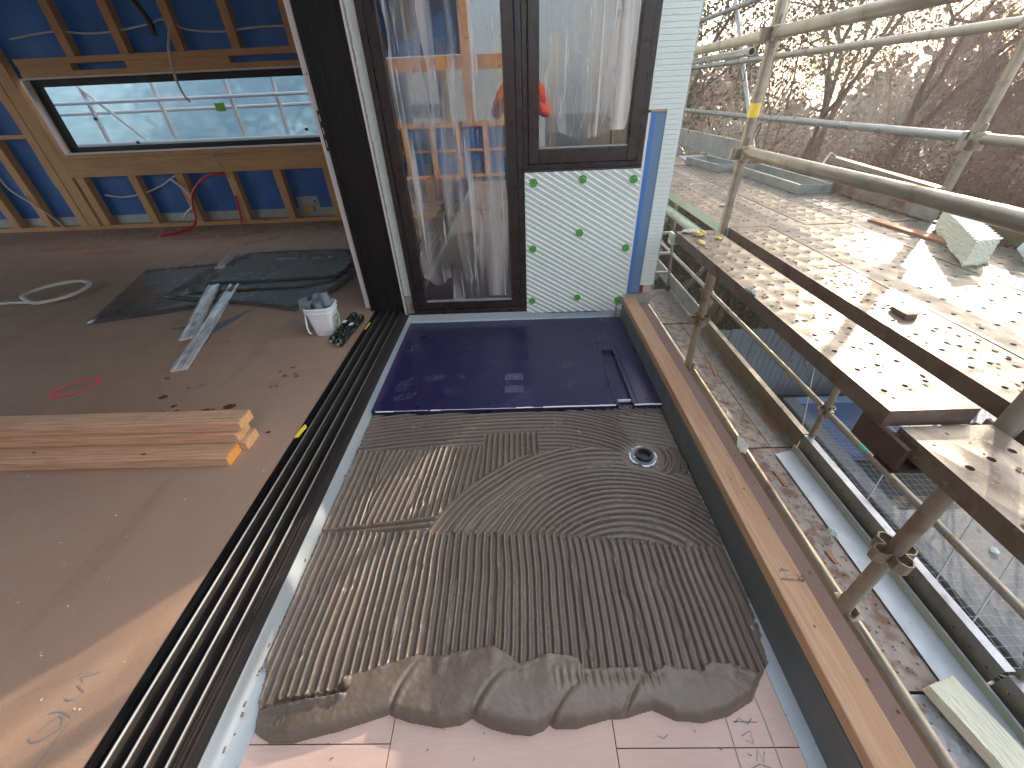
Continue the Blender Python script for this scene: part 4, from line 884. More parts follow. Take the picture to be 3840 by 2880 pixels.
# bucket ------------------------------------------------------------------------
bx, by = -1.222, 2.275
t = thing('plastic_bucket', 'square white plastic bucket with a lowered handle, full of grey pipe fittings', 'bucket', (bx, by, 0))
def rrect(w, d, r, n=5, ang=0):
    pts = []
    for (cx, cy, a0) in ((w / 2 - r, d / 2 - r, 0), (-w / 2 + r, d / 2 - r, 90), (-w / 2 + r, -d / 2 + r, 180), (w / 2 - r, -d / 2 + r, 270)):
        for k in range(n + 1):
            a = R(a0 + 90 * k / n); pts.append((cx + r * math.cos(a), cy + r * math.sin(a)))
    ca, sa = math.cos(ang), math.sin(ang); return [(x * ca - y * sa, x * sa + y * ca) for x, y in pts]
prof = [(.128, .112, .001), (.134, .118, .006), (.150, .134, .100), (.157, .141, .150), (.168, .152, .152), (.168, .152, .158), (.160, .144, .160), (.162, .146, .172), (.172, .156, .174), (.174, .158, .186), (.166, .150, .190), (.160, .144, .188), (.154, .138, .150), (.130, .114, .012)]
bm = MB(); vs = []; m_ = 24
for (w, d, z) in prof: vs += [(bx + x, by + y, z) for x, y in rrect(w, d, .035, 5, R(4))]
bm.add(vs, [(k * m_ + i, k * m_ + (i + 1) % m_, (k + 1) * m_ + (i + 1) % m_, (k + 1) * m_ + i) for k in range(len(prof) - 1) for i in range(m_)] + [tuple(range(m_ - 1, -1, -1)), tuple((len(prof) - 1) * m_ + i for i in range(m_))])
obj('body', bm, m_wplastic, t, True)
hp = [(bx - .086, by - .03, .162), (bx - .085, by - .055, .13), (bx - .080, by - .083, .08), (bx - .073, by - .092, .045), (bx - .060, by - .092, .036)]
obj('handle', MB().tube(hp, .0045, 6), m_wplastic, t, True)
obj('handle_boss', MB().box(bx - .092, bx - .082, by - .045, by - .020, .150, .172), m_wplastic, t, False, .002)
obj('label', MB().add([(bx + .0745, by - .055, .030), (bx + .0700 + .0035, by + .04, .030), (bx + .0830, by + .042, .128), (bx + .0845, by - .050, .128)], [(0, 1, 2, 3)]), m_label, t)
def fitting(label, c, d, up_, r=.026, L_=.062):
    c, d, up_ = Vector(c), Vector(d).normalized(), Vector(up_); s = d.cross(up_).normalized(); u2 = s.cross(d)
    ft = thing('pipe_fitting', label, 'pipe fitting', tuple(c), 'grey pipe fittings in the bucket')
    obj('spigot', MB().pipe(c, c + d * L_, r, r - .003, 24), m_gplastic, ft, True)
    obj('end_plate', MB().beam(c - d * .004 - u2 * .036, c - d * .004 + u2 * .036, .070, .004, tuple(d)), m_gplastic, ft, False, .001)
    return ft
fitting('grey pipe fitting lying on its side at the left rim of the bucket, plate outwards', (bx - .078, by - .03, .205), (.9, -.25, -.08), (0, .1, 1))
fitting('grey pipe fitting standing in the middle of the bucket with a flat plate on top', (bx - .005, by - .02, .212), (.1, -.1, -1), (1, .4, 0), .027, .06)
fitting('tallest grey pipe fitting with an open round mouth at the right of the bucket', (bx + .045, by + .01, .175), (-.22, .12, 1), (1, .3, 0), .030, .08)
fitting('grey pipe fitting half hidden behind the others in the bucket', (bx - .02, by + .04, .185), (-.4, .5, .6), (1, 0, .4), .025, .05)
tag(obj('fitting_scrap', MB().add([(-1.53, 2.405, 0), (-1.455, 2.410, 0), (-1.455, 2.428, 0), (-1.53, 2.423, 0), (-1.528, 2.408, .02), (-1.460, 2.412, .016), (-1.462, 2.418, .018), (-1.525, 2.415, .022)], [(3, 2, 1, 0), (4, 5, 6, 7), (0, 1, 5, 4), (1, 2, 6, 5), (2, 3, 7, 6), (3, 0, 4, 7)]), m_gplastic, None, False, .002, None, (-1.49, 2.41, 0)),
    'small grey plastic offcut on the brown floor left of the bucket', 'plastic scrap')
def sausage(label, a, b, r, seed):
    a, b = Vector(a), Vector(b); ra = random.Random(seed); n = 22; d = (b - a); s_ = d.normalized(); o1 = s_.orthogonal().normalized(); o2 = s_.cross(o1); vs = []; m_ = 14; mb = MB()
    for i in range(n + 1):
        f = i / n; rr_ = r * (1 - max(0, abs(f - .5) * 2 - .90) * 6.5) * (1 + .03 * math.sin(f * 30))
        for k in range(m_):
            w = 1 + .05 * math.sin(k * 3 + i) + ra.uniform(-.03, .03); vs.append(a + d * f + (o1 * math.cos(k * 6.283 / m_) + o2 * math.sin(k * 6.283 / m_)) * rr_ * w)
    mb.add(vs, [(i * m_ + k, i * m_ + (k + 1) % m_, (i + 1) * m_ + (k + 1) % m_, (i + 1) * m_ + k) for i in range(n) for k in range(m_)] + [tuple(range(m_ - 1, -1, -1)), tuple(n * m_ + k for k in range(m_))])
    st = thing('sealant_sausage', label, 'sealant tube', tuple((a + b) / 2), 'sealant sausages by the track')
    obj('foil_skin', mb, m_sausage, st, True)
    obj('end_clip', MB().cyl(a - s_ * .004, a + s_ * .002, .008, 8), m_silver, st); obj('end_clip', MB().cyl(b - s_ * .002, b + s_ * .004, .008, 8), m_silver, st)
    lb = MB(); c = a.lerp(b, .56) + Vector((0, 0, r * 1.05)); lb.beam(c - s_ * .017, c + s_ * .017, .024, .0012)
    obj('white_label', lb, m_wplastic, st); return st
sausage('black foil sealant sausage lying next to the bucket with a small white label', (-1.135, 2.10, .026), (-1.105, 2.47, .026), .025, 1)
s2 = sausage('black foil sealant sausage nearer the door track with dark grey print', (-1.078, 2.06, .026), (-1.048, 2.43, .026), .0255, 2)

# marks on the floor -------------------------------------------------------------
fm = bpy.data.objects.new('floor_marks', None); C.objects.link(fm); fm['kind'] = 'structure'; fm['label'] = 'paint, pencil and stain marks on the brown floor'
def ring(cx, cy, a, b, rot, w, z=.0012, n=48):
    pts = [(cx + a * math.cos(t_) * math.cos(rot) - b * math.sin(t_) * math.sin(rot), cy + a * math.cos(t_) * math.sin(rot) + b * math.sin(t_) * math.cos(rot)) for t_ in [i / n * 6.283 for i in range(n + 1)]]
    return MB().strip(pts, [w * random.uniform(.8, 1.25) for _ in pts], z)
obj('pink_ring', ring(-2.385, 1.728, .100, .064, .72, .017), m_pinkpaint, fm)
obj('pencil_mark', MB().strip(wob((-2.43, 1.70), (-2.34, 1.77), 6, .004), .004, .0012).strip(wob((-2.41, 1.73), (-2.36, 1.735), 5, .004), .003, .0014).strip(wob((-2.25, 1.70), (-2.17, 1.705), 6, .002), .0015, .0012), m_pencil, fm)
def blob(cx, cy, r, n=12, z=.001, st=1.0, seed=None):
    rr_ = random.Random(seed); return MB().add([(cx + st * r * rr_.uniform(.55, 1.2) * math.cos(i * 6.283 / n), cy + r * rr_.uniform(.55, 1.2) * math.sin(i * 6.283 / n), z) for i in range(n)], [tuple(range(n))])
sb = MB()
for i, (x, y, r) in enumerate([(-1.829, 1.619, .018), (-1.719, 1.54, .013), (-1.68, 1.494, .016), (-1.749, 1.483, .024), (-1.536, 1.492, .026), (-1.433, 1.521, .026), (-1.931, 1.788, .012), (-1.745, 1.692, .009), (-1.69, 1.718, .007), (-1.322, 1.824, .008), (-1.277, 1.782, .010),
        (-1.268, 1.861, .010), (-1.209, 1.773, .011), (-1.225, 1.80, .008), (-1.301, 1.679, .008), (-1.278, 1.69, .007), (-1.83, 2.186, .011), (-1.14, 1.329, .009), (-1.60, 1.478, .012), (-1.50, 1.50, .010)]):
    q = blob(x, y, r, 14, .001 + .0001 * i, 1.3, i); sb.add(q.v, q.f)
obj('stain', sb, m_stain, fm)['kind'] = 'stuff'
obj('blue_spray', MB().strip([(-1.93, 2.66), (-1.97, 2.52), (-2.02, 2.40), (-2.03, 2.30), (-1.985, 2.18), (-1.96, 2.12)], [.02, .05, .10, .07, .06, .02], .0008).strip([(-2.02, 2.42), (-2.18, 2.40), (-2.33, 2.385)], [.10, .06, .02], .0010), m_bluepaint, fm)
pk = MB()
for (x, y, l, a) in ((-4.4, 4.75, .9, .05), (-3.9, 4.62, .7, .1), (-3.2, 4.60, .35, .6), (-5.2, 4.35, .9, .05), (-2.9, 4.3, .4, .7), (-4.6, 4.2, .6, 0)):
    pk.strip(wob((x, y), (x + l * math.cos(a), y + l * math.sin(a)), 10, .02), [.02] + [random.uniform(.05, .14) for _ in range(9)] + [.02], .001)
pk.strip([(-3.90, 2.68), (-3.83, 2.70), (-3.80, 2.72)], .03, .001); pk.strip([(-2.1, 2.19), (-2.0, 2.21)], .02, .001)
obj('faded_pink_spray', pk, m_pinkfaint, fm)
pb = MB()
for (x, y) in ((-4.1, 5.12), (-3.42, 5.15), (-5.6, 5.12), (-5.0, 5.13)): pb.strip([(x - .05, y), (x + .05, y + .02)], .035, .0012)
islands('pink_blot', pb, m_pinkpaint, fm)
wm = MB()
for s_ in ([(-1.185, .275), (-1.17, .268), (-1.150, .272), (-1.128, .290), (-1.112, .305), (-1.116, .278), (-1.115, .255), (-1.12, .225)], [(-1.172, .285), (-1.165, .305), (-1.15, .318), (-1.135, .312), (-1.128, .298)], [(-1.182, .322), (-1.162, .327), (-1.140, .323), (-1.118, .315)],
           [(-1.168, .352), (-1.155, .348), (-1.142, .352), (-1.132, .366), (-1.160, .380), (-1.152, .388), (-1.168, .396), (-1.150, .402), (-1.122, .410)]):
    wm.strip(s_, .0030, .0010)
islands('pencil_writing', wm, m_pencil, fm)
sp = MB()
for _ in range(620):
    if random.random() < .62: x, y, r = random.uniform(-5.2, -1.9), 5.12 - abs(random.gauss(0, .20)), random.uniform(.006, .015)
    else: x = random.uniform(-3.2, -1.03); y = random.uniform(.1, 2.9); r = random.uniform(.0012, .0038)
    q = blob(x, y, r, 5, .0016, 1.2); sp.add(q.v, q.f)
o = obj('white_speck', sp, m_speck, fm); o['kind'] = 'stuff'
sc_ = MB()
for _ in range(34):
    x = random.uniform(-3.4, -1.05); y = random.uniform(.15, 2.9); a = random.uniform(-.3, .6); l = random.uniform(.03, .22)
    sc_.strip(wob((x, y), (x + l * math.cos(a), y + l * math.sin(a)), 5, .004), random.uniform(.001, .002), .0007)
m_scr = pmat('pale_scratch', (.37, .24, .165), .7)
obj('scratch', sc_, m_scr, fm)['kind'] = 'stuff'

# ================================================================== SCAFFOLD
GZ_ = -4.0
XI, XO = 1.225, 2.42
def hole_plank(name, L_, w=.225, ncol=3, pitch=.098, stag=True, rise=.003, r=.0095):
    """perforated steel plank; origin at its near left top corner, runs +y"""
    mb = MB(); n = 8; my = .05; nrow = int((L_ - 2 * my) / pitch); 
    cx = [w * (k + .5) / ncol for k in range(ncol)]; cw = w / ncol
    p = (L_ - 2 * my) / nrow
    mb.add([(0, 0, 0), (w, 0, 0), (w, my, 0), (0, my, 0)], [(0, 1, 2, 3)]); mb.add([(0, L_ - my, 0), (w, L_ - my, 0), (w, L_, 0), (0, L_, 0)], [(0, 1, 2, 3)])
    rim = MB()
    for j in range(nrow):
        y0 = my + j * p
        for k in range(ncol):
            x0, x1 = k * cw, (k + 1) * cw; off = ((k * .333) % 1 - .333) * p * .55 if stag else 0
            hx, hy = cx[k] + (k - (ncol - 1) / 2) * -.006, y0 + p / 2 + off; o = len(mb.v)
            ang = [math.radians(22.5 + 45 * i) for i in range(n)]
            mb.v += [(x1, y0 + p, 0), (x0, y0 + p, 0), (x0, y0, 0), (x1, y0, 0)]
            mb.v += [(hx + r * 1.75 * math.cos(a), hy + r * 1.75 * math.sin(a), 0) for a in ang]
            mb.v += [(hx + r * 1.12 * math.cos(a), hy + r * 1.12 * math.sin(a), rise) for a in ang]
            mb.v += [(hx + r * math.cos(a), hy + r * math.sin(a), rise * .8) for a in ang]
            mb.v += [(hx + r * .95 * math.cos(a), hy + r * .95 * math.sin(a), -.010) for a in ang]
            e = o + 4
            # outer fan: corners 0(ne)1(nw)2(sw)3(se)
            for c_, (a_, b_) in enumerate(((0, 1), (2, 3), (4, 5), (6, 7))): mb.f.append((o + c_, e + b_, e + a_))
            for c_, (a_, b_) in enumerate(((1, 2), (3, 4), (5, 6), (7, 0))): mb.f.append((o + c_, o + (c_ + 1) % 4, e + b_, e + a_))
            for lv in range(3):
                for i in range(n): mb.f.append((e + lv * n + i, e + lv * n + (i + 1) % n, e + (lv + 1) * n + (i + 1) % n, e + (lv + 1) * n + i))
    side = MB().box(0, .0025, 0, L_, -.052, -.0003).box(w - .0025, w, 0, L_, -.052, -.0003).box(.0026, w - .0026, 0, .0025, -.052, -.0003).box(.0026, w - .0026, L_ - .0025, L_, -.052, -.0003).box(.0026, .020, .003, L_ - .003, -.052, -.0495).box(w - .020, w - .0026, .003, L_ - .003, -.052, -.0495)
    return make_mesh(name, mb, None, (0, 0, 0), True, 50), make_mesh(name + '_side', side, None)
PL = {}
def plank(label, x, y, z, L_, mat, rot=0, group=None, w=.225, sidemat=None, ncol=3, pitch=.098, tiltx=0, cat='scaffold plank', name='scaffold_plank', rr_=.0082):
    key = (round(L_, 3), w, ncol, pitch, rr_)
    if key not in PL: PL[key] = hole_plank('plank_mesh', L_, w, ncol, pitch, True, .0020 if ncol < 5 else .0010, rr_)
    t = thing(name, label, cat, (x, y, z), group); t.rotation_euler = (tiltx, 0, rot)
    for nm, me, mt in (('perforated_top', PL[key][0], mat), ('side_channel', PL[key][1], sidemat or mat)):
        me = me.copy() if me.users else me; me.materials.clear(); me.materials.append(mt)
        o = bpy.data.objects.new(nm, me); C.objects.link(o); o.parent = t
    return t
def debris(parent, L_, w, seed, dens):
    r = random.Random(seed); mb = MB()
    for _ in range(int(dens * L_)):
        x, y = r.uniform(.01, w - .01), r.betavariate(1.2, 1.2) * L_; n = r.choice((5, 6, 7)); s_ = r.uniform(.0022, .009); a0 = r.uniform(0, 6)
        h_ = s_ * r.uniform(.15, .45)
        pts = [(x + s_ * r.uniform(.4, 1.3) * math.cos(a0 + i * 6.283 / n), y + 1.3 * s_ * r.uniform(.4, 1.3) * math.sin(a0 + i * 6.283 / n)) for i in range(n)]
        mb.add([(p[0], p[1], .0004) for p in pts] + [(x + (p[0] - x) * .5, y + (p[1] - y) * .5, h_) for p in pts], [tuple(range(n, 2 * n))] + [(i, (i + 1) % n, n + (i + 1) % n, n + i) for i in range(n)])
    me = make_mesh('dried_mud', mb, m_mud); o = bpy.data.objects.new('dried_mud', me); C.objects.link(o); o.parent = parent; o['kind'] = 'stuff'; return o
m_mud = pmat('dried_mud', (.17, .115, .065), .95, 0, [(60, .4, .7, (.26, .18, .10), .8, U)], [(200, .5, U)])
ROT = R(-1.0)
gU = 'planks of the upper platform'
PZ = .5
bench = plank('muddy innermost plank of the upper platform, set apart by a gap', .935, .792, PZ, 1.64, m_plank_sun, ROT * 0 + R(.2), gU, .228, m_plank_side)
debris(bench, 1.64, .225, 1, 60)
names5 = ['mud covered plank just beyond the gap, in the near bay', 'clean sunlit plank second beyond the gap, in the near bay', 'third plank beyond the gap, in the near bay, glaring in the sun', 'plank under the shadow of the foam block, fourth beyond the gap', 'outermost plank of the near bay, running under the foam block']
xs5 = (1.252, 1.480, 1.708, 1.936, 2.150)
for i, x in enumerate(xs5):
    p_ = plank(names5[i], x, .792, PZ + (.002 if i % 2 else 0), 1.675, m_plank_sun if i == 0 else m_plank_clean, 0, gU, .226 if i < 4 else .205, m_plank_side, 3, .105 if i else .098)
    debris(p_, 1.67, .225, 10 + i, 90 if i == 0 else 6)
namesf = ['innermost plank of the far bay, with a pale green edge beside the corner wall', 'second plank of the far bay from the house', 'third plank of the far bay with dense brown studs', 'fourth plank of the far bay, passing the galvanised channels', 'outermost plank of the far bay under the galvanised channels']
for i, x in enumerate(xs5):
    p_ = plank(namesf[i], x - .015, 2.475, PZ + (0 if i % 2 else .002), 2.33, m_plank_sun if i in (0, 2) else m_plank_clean, 0, gU, .226 if i < 4 else .205, m_redbrown_ledger if i == 0 else m_plank_side, 3, .098)
    debris(p_, 2.3, .225, 30 + i, (70, 20, 60, 14, 20)[i])
for i, x in enumerate((1.252, 1.480, 1.708)):
    plank(('inner', 'middle', 'outer')[i] + ' plank beyond the far joint of the upper platform', x, 4.87, PZ, 2.2, m_plank_sun, 0, gU, .226, m_plank_side)
p_ = plank('short pale galvanised plank lying loose beyond the far joint', 1.88, 4.84, PZ + .01, .70, m_plank_blue, R(-6), 'planks of the upper platform', .28, None, 4, .08)
b2 = plank('wide muddy plank nearest the camera at the right edge', .962, -.95, PZ - .035, 1.72, m_plank_sun, R(0), gU, .228, m_plank_side, 3, .125, 0, 'scaffold plank', 'scaffold_plank', .009)
debris(b2, 1.72, .225, 60, 60)
p_ = plank('second plank at the right edge beside the wide muddy one', 1.252, -.95, PZ - .035, 1.72, m_plank_clean, 0, gU, .226, m_plank_side, 3, .105)

# pieces lying on the upper platform
def channel_box(label, x, y, w, L_, rot, z=PZ + .003, h=.062):
    t = thing('upturned_channel', label, 'steel channel', (x, y, z), 'upturned galvanised channels'); t.rotation_euler = (0, 0, rot)
    mb = MB().box(0, w, 0, L_, 0, .003); o = bpy.data.objects.new('base', make_mesh('base', mb, m_galvbox)); C.objects.link(o); o.parent = t
    for (a, b, c, d) in ((0, .003, 0, L_), (w - .003, w, 0, L_), (.0031, w - .0031, 0, .003), (.0031, w - .0031, L_ - .003, L_)):
        o = bpy.data.objects.new('side', make_mesh('side', MB().box(a, b, c, d, .0031, h), m_galvbox)); C.objects.link(o); o.parent = t
    for (a, b, c, d) in ((-.001, .014, -.001, L_ + .001), (w - .014, w + .001, -.001, L_ + .001)):
        o = bpy.data.objects.new('rim', make_mesh('rim', MB().box(a, b, c, d, h, h + .003), m_plank_blue)); C.objects.link(o); o.parent = t
    return t
channel_box('nearer upturned galvanised channel lying open side up on the far bay', 2.085, 3.26, .245, 1.05, R(1))
channel_box('farther and shorter upturned galvanised channel behind the guard post', 1.93, 4.34, .25, .62, R(8))
def rough_block(name, label, c, u, v, w, mat, cat, amp, seed, fringe=True):
    """u,v,w half-extent vectors, faces subdivided and roughened"""
    c, u, v, w = map(Vector, (c, u, v, w)); r = random.Random(seed); mb = MB(); n = 22; tabl = {}
    def pt(a, b, cc):
        k = (round(a, 4), round(b, 4), round(cc, 4))
        if k not in tabl:
            e = sum(1 for q in (a, b, cc) if abs(abs(q) - 1) < 1e-6); am = amp * (1.6 if e > 1 else 1)
            tabl[k] = len(mb.v); p = c + u * a + v * b + w * cc + Vector((r.uniform(-am, am), r.uniform(-am, am), r.uniform(-am, am))); mb.v.append(tuple(p))
        return tabl[k]
    for s_ in (-1, 1):
        for ax in range(3):
            for i in range(n):
                for j in range(n):
                    a0, a1, b0, b1 = -1 + 2 * i / n, -1 + 2 * (i + 1) / n, -1 + 2 * j / n, -1 + 2 * (j + 1) / n
                    q = [(a0, b0), (a1, b0), (a1, b1), (a0, b1)]
                    ids = []
                    for (p_, q_) in q:
                        t3 = [0, 0, 0]; t3[ax] = s_; t3[(ax + 1) % 3] = p_; t3[(ax + 2) % 3] = q_; ids.append(pt(*t3))
                    mb.f.append(tuple(ids) if s_ > 0 else tuple(reversed(ids)))
    t = thing(name, label, cat, tuple(c)); obj('block', mb, mat, t, False); return t
# big foam block
fb = rough_block('foam_block', 'large cream foam block with torn near end lying on the upper platform', (2.175, 2.030, .556), (.062, .012, 0), (.165, .275, 0), (0, 0, .050), m_foam2, 'foam block', .0020, 3)
gm = MB()
for k in range(15):
    f = -1 + 2 * (k + .5) / 15; p = Vector((2.175, 2.030, .608)) + Vector((.165, .275, 0)) * f; gm.beam(p - Vector((.060, .011, 0)), p + Vector((.060, .011, 0)), .026, .004)
obj('rib', gm, m_foam, fb)['kind'] = 'stuff'
tm_ = MB()
for k in range(60):
    f = random.uniform(-1, 1); q = Vector((2.175, 2.030, .506)) - Vector((.165, .275, 0)) + Vector((.062, .012, 0)) * f; tm_.cyl(q, q + Vector((random.uniform(-.01, .01), random.uniform(-.018, -.004), random.uniform(-.004, .012))), .005, 5, .001)
obj('torn_edge', tm_, m_foam2, fb)['kind'] = 'stuff'
# crumpled plastic
def crumple(name, label, c, s, mat, cat, seed):
    r = random.Random(seed); mb = MB(); n = 10; m_ = 7; vs = []
    for i in range(n):
        for j in range(m_):
            th = math.pi * j / (m_ - 1); ph = 2 * math.pi * i / n; q = r.uniform(.6, 1.15); vs.append((c[0] + s[0] * math.sin(th) * math.cos(ph) * q, c[1] + s[1] * math.sin(th) * math.sin(ph) * q, c[2] + s[2] * max(-.9, math.cos(th)) * q))
    mb.add(vs, [(i * m_ + j, ((i + 1) % n) * m_ + j, ((i + 1) % n) * m_ + j + 1, i * m_ + j + 1) for i in range(n) for j in range(m_ - 1)])
    return tag(obj(name, mb, mat, None, False, 0, None, tuple(c)), label, cat)
m_clear = pmat('milky_plastic_wrap', (.75, .80, .80), .25, 0, [], [(20, .8, U)], trans=.5)
crumple('plastic_wrap', 'crumpled milky plastic wrap beside the large foam block', (2.27, 1.74, .55), (.07, .10, .05), m_clear, 'plastic wrap', 5)
crumple('plastic_bag_scrap', 'small crumpled plastic scrap lying on the silver flashing', (2.12, 1.66, -1.345), (.035, .035, .03), m_clear, 'plastic scrap', 8)
crumple('plastic_bag_scrap', 'torn pale plastic caught on the tube beside the curb', (1.215, 1.62, -.44), (.018, .07, .04), m_clear, 'plastic scrap', 9)
foam_glob = pmat('yellow_expanding_foam', (.60, .47, .17), .9, 0, [(30, .4, .7, (.45, .33, .10), .8, U)], [(60, .6, U)])
crumple('foam_blob', 'yellow expanding foam blob on the far end of the innermost plank', (1.03, 2.34, .512), (.035, .045, .016), foam_glob, 'foam blob', 11)
crumple('foam_blob', 'flat yellow foam smear on the left edge of the innermost plank', (.985, 2.20, .506), (.022, .050, .006), foam_glob, 'foam blob', 12)
crumple('foam_blob', 'tiny yellow foam crumb right of the expanding foam blob', (1.10, 2.26, .506), (.016, .022, .008), foam_glob, 'foam blob', 13)
m_fluff = pmat('pale_grey_fluff', (.42, .44, .40), .95, 0, [], [(80, .6, U)])
crumple('wool_tuft', 'pale grey wool tuft behind the yellow foam blob', (.985, 2.40, .508), (.045, .035, .010), m_fluff, 'wool tuft', 15)
crumple('wool_tuft', 'grey wool tuft hanging over the left edge of the innermost plank', (.945, 1.55, .500), (.016, .055, .014), m_fluff, 'wool tuft', 16)
def slat(name, label, a, b, w, h, mat, cat='wood offcut'):
    a, b = Vector(a), Vector(b); mb = MB().beam(a, b, w, h); return tag(obj(name, mb, mat, None, False, .001, None, tuple((a + b) / 2)), label, cat)
slat('wood_offcut', 'flat red brown board offcut on the platform left of the foam block', (2.10, 2.50, .508), (2.16, 1.95, .508), .075, .012, m_scrap)
slat('wood_offcut', 'dark red brown board offcut on the platform right of the foam block', (2.27, 1.72, .508), (2.30, 1.2, .508), .075, .012, m_scrap)
tag(obj('brick_chip', MB().add([(1.335, 1.27, .502), (1.375, 1.265, .502), (1.385, 1.35, .502), (1.345, 1.352, .502), (1.337, 1.272, .520), (1.373, 1.268, .520), (1.383, 1.347, .515), (1.347, 1.350, .515)], [(3, 2, 1, 0), (4, 5, 6, 7), (0, 1, 5, 4), (1, 2, 6, 5), (2, 3, 7, 6), (3, 0, 4, 7)]), m_plank_side, None, False, .001, None, (1.36, 1.31, .502)),
    'small brown block standing on the muddy plank beyond the gap', 'board chip')
slat('grey_clip', 'small grey metal clip lying on a joint of the far bay planks', (1.40, 2.98, .510), (1.47, 2.97, .510), .02, .01, m_galvbox, 'metal clip')

# posts with pressed collars
def star(parent, x, y, z, mat):
    mb = MB(); h = .048
    for k in range(4):
        a = R(45 + 90 * k - 45); d = Vector((math.cos(a), math.sin(a), 0)); s = Vector((-d.y, d.x, 0)); c = Vector((x, y, z))
        out = [(-.020, .020), (-.026, .048), (-.010, .066), (.010, .066), (.026, .048), (.020, .020)]
        po = [c + s * p[0] + d * p[1] for p in out]; pi_ = [c + s * p[0] * .82 + d * (p[1] - (.004 if p[1] > .03 else 0)) for p in out]
        vs = []
        for zz in (-h / 2, h / 2):
            for q in po: vs.append(q + Vector((0, 0, zz + (0 if zz < 0 else .0))))
            for q in pi_: vs.append(q + Vector((0, 0, zz)))
        n = 6; fs = []
        for i in range(n - 1):
            fs += [(i, i + 1, 12 + i + 1, 12 + i), (6 + i + 1, 6 + i, 18 + i, 18 + i + 1), (12 + i, 12 + i + 1, 18 + i + 1, 18 + i), (i + 1, i, 6 + i, 6 + i + 1)]
        mb.add(vs, fs)
    return obj('wedge_collar', mb, mat, parent)
def post(label, x, y, z0, z1, stars, mat=m_tube, group='scaffold posts', r=.02415):
    t = thing('scaffold_post', label, 'scaffold post', (x, y, z0), group)
    obj('tube', MB().cyl((x, y, z0), (x, y, z1), r, 24), mat, t, True)
    for z in stars: star(t, x, y, z, mat if mat is not m_tube2 else m_tube2)
    return t
sg = [-3.01, -2.53, -2.05, -1.57, -1.09, -.59, -.11, .39, .88, 1.37, 1.86, 2.34]
P1 = post('inner scaffold post with a yellow band rising at the corner of the plank gap', XI, 2.487, GZ_, 3.4, sg, m_tube)
obj('yellow_band', MB().cyl((XI, 2.487, 1.045), (XI, 2.487, 1.105), .0262, 24, None, False), m_yellow, P1, True)
P3 = post('nearest inner scaffold post leaning across the lower right with star shaped collars', XI + .005, .768, GZ_, 3.4, sg, m_tubemud)
P3b = post('inner scaffold post hidden behind the corner wall at the far joint', XI, 4.82, GZ_, 3.4, sg)
post('inner scaffold post beside the photographer, beyond the right edge', XI, -1.0, GZ_, 3.4, sg)
Q1 = post('outer scaffold post at upper right where the guard rails meet', XO, 2.487, GZ_, 3.4, [-3.01, -2.05, -1.57, -.95, .88, 1.37], m_tube)
Q2 = post('outer scaffold post seen just behind the yellow banded post', XO, 4.82, GZ_, 3.4, sg, m_tube)
Q3 = post('farthest outer scaffold post beside the edge of the foam wall', XO, 6.95, GZ_, 3.4, sg, m_tube2)
post('outer scaffold post beside the photographer, beyond the right edge', XO, .768, GZ_, 3.4, sg)
def rail(label, x, y0, y1, z, mat=m_tube, group='scaffold rails', r=.02415, x1=None, z1=None, ends=True, nm='scaffold_rail', cat='scaffold rail'):
    x1 = x if x1 is None else x1; z1 = z if z1 is None else z1
    t = thing(nm, label, cat, (x, y0, z), group)
    obj('tube', MB().pipe((x, y0, z), (x1, y1, z1), r, r - .004, 20), mat, t, True)
    if ends:
        d = (Vector((x1, y1, z1)) - Vector((x, y0, z))).normalized()
        for p, s_ in ((Vector((x, y0, z)), -1), (Vector((x1, y1, z1)), 1)):
            e = MB().beam(p - d * s_ * .01, p + d * s_ * .022, .05, .058); obj('rail_end', e, mat, t, False, .004)
            w_ = MB().beam(p + d * s_ * .012 + Vector((0, 0, -.055)), p + d * s_ * .014 + Vector((0, 0, .065)), .008, .022, tuple(d)); obj('wedge', w_, mat, t, False, .001)
    return t
e = .045
rail('thick inner guard rail crossing the picture above the foam block', XI, .768 + e, 2.487 - e, .893, m_tube)
rail('inner top guard rail sloping up out of the picture', XI, .768 + e, 2.487 - e, 1.372, m_tube)
rail('inner top guard rail beyond the banded post, half behind the foam wall', XI, 2.487 + e, 4.82 - e, 1.372, m_tube)
rail('dark thin tube just under the far inner top rail', XI + .06, 2.80, 4.6, 1.325, m_tube2, r=.019, ends=False)
rail('outer middle guard rail of the near bay at right edge', XO, .768 + e, 2.487 - e, .91, m_tube)
rail('outer middle guard rail running left of the upper right post', XO, 2.487 + e, 4.82 - e, .91, m_tube2)
rail('outer middle guard rail of the farthest bay beside the foam wall', XO, 4.82 + e, 6.95 - e, .905, m_tube2)
rail('outer top guard rail of the near bay at right edge', XO, .768 + e, 2.487 - e, 1.375, m_tube)
rail('outer top guard rail running left of the upper right post', XO, 2.487 + e, 4.82 - e, 1.375, m_tube)
rail('outer top guard rail of the farthest bay beside the foam wall', XO, 4.82 + e, 6.95 - e, 1.375, m_tube2)
rail('highest tube of the farthest bay at the top left of the scaffold', XO, 4.82 + e, 6.95 - e, 1.85, m_tube2)
rail('bluish diagonal brace tube behind the banded post', XO + .05, 4.75, 7.0, .55, m_tube2, r=.022, z1=2.9, ends=False, nm='scaffold_brace', cat='scaffold brace')
rail('inner ledger tube hard against the ply ledge of the curb, near bay', XI + .025, -1.0 + e, .768 - e, -.508, m_tube, r=.029)
rail('bright edged inner ledger tube along the ply ledge, middle bay', XI + .025, .768 + e, 2.487 - e, -.508, m_tube, r=.029)
rail('inner ledger tube of the far bay below the corner bracket', XI, 2.487 + e, 4.82 - e, -.508, m_tubemud)
rail('pale ledger tube under the far bay planks at the corner wall', XI - .005, 2.487 + e, 4.82 - e, .385, m_redbrown_ledger, r=.028)
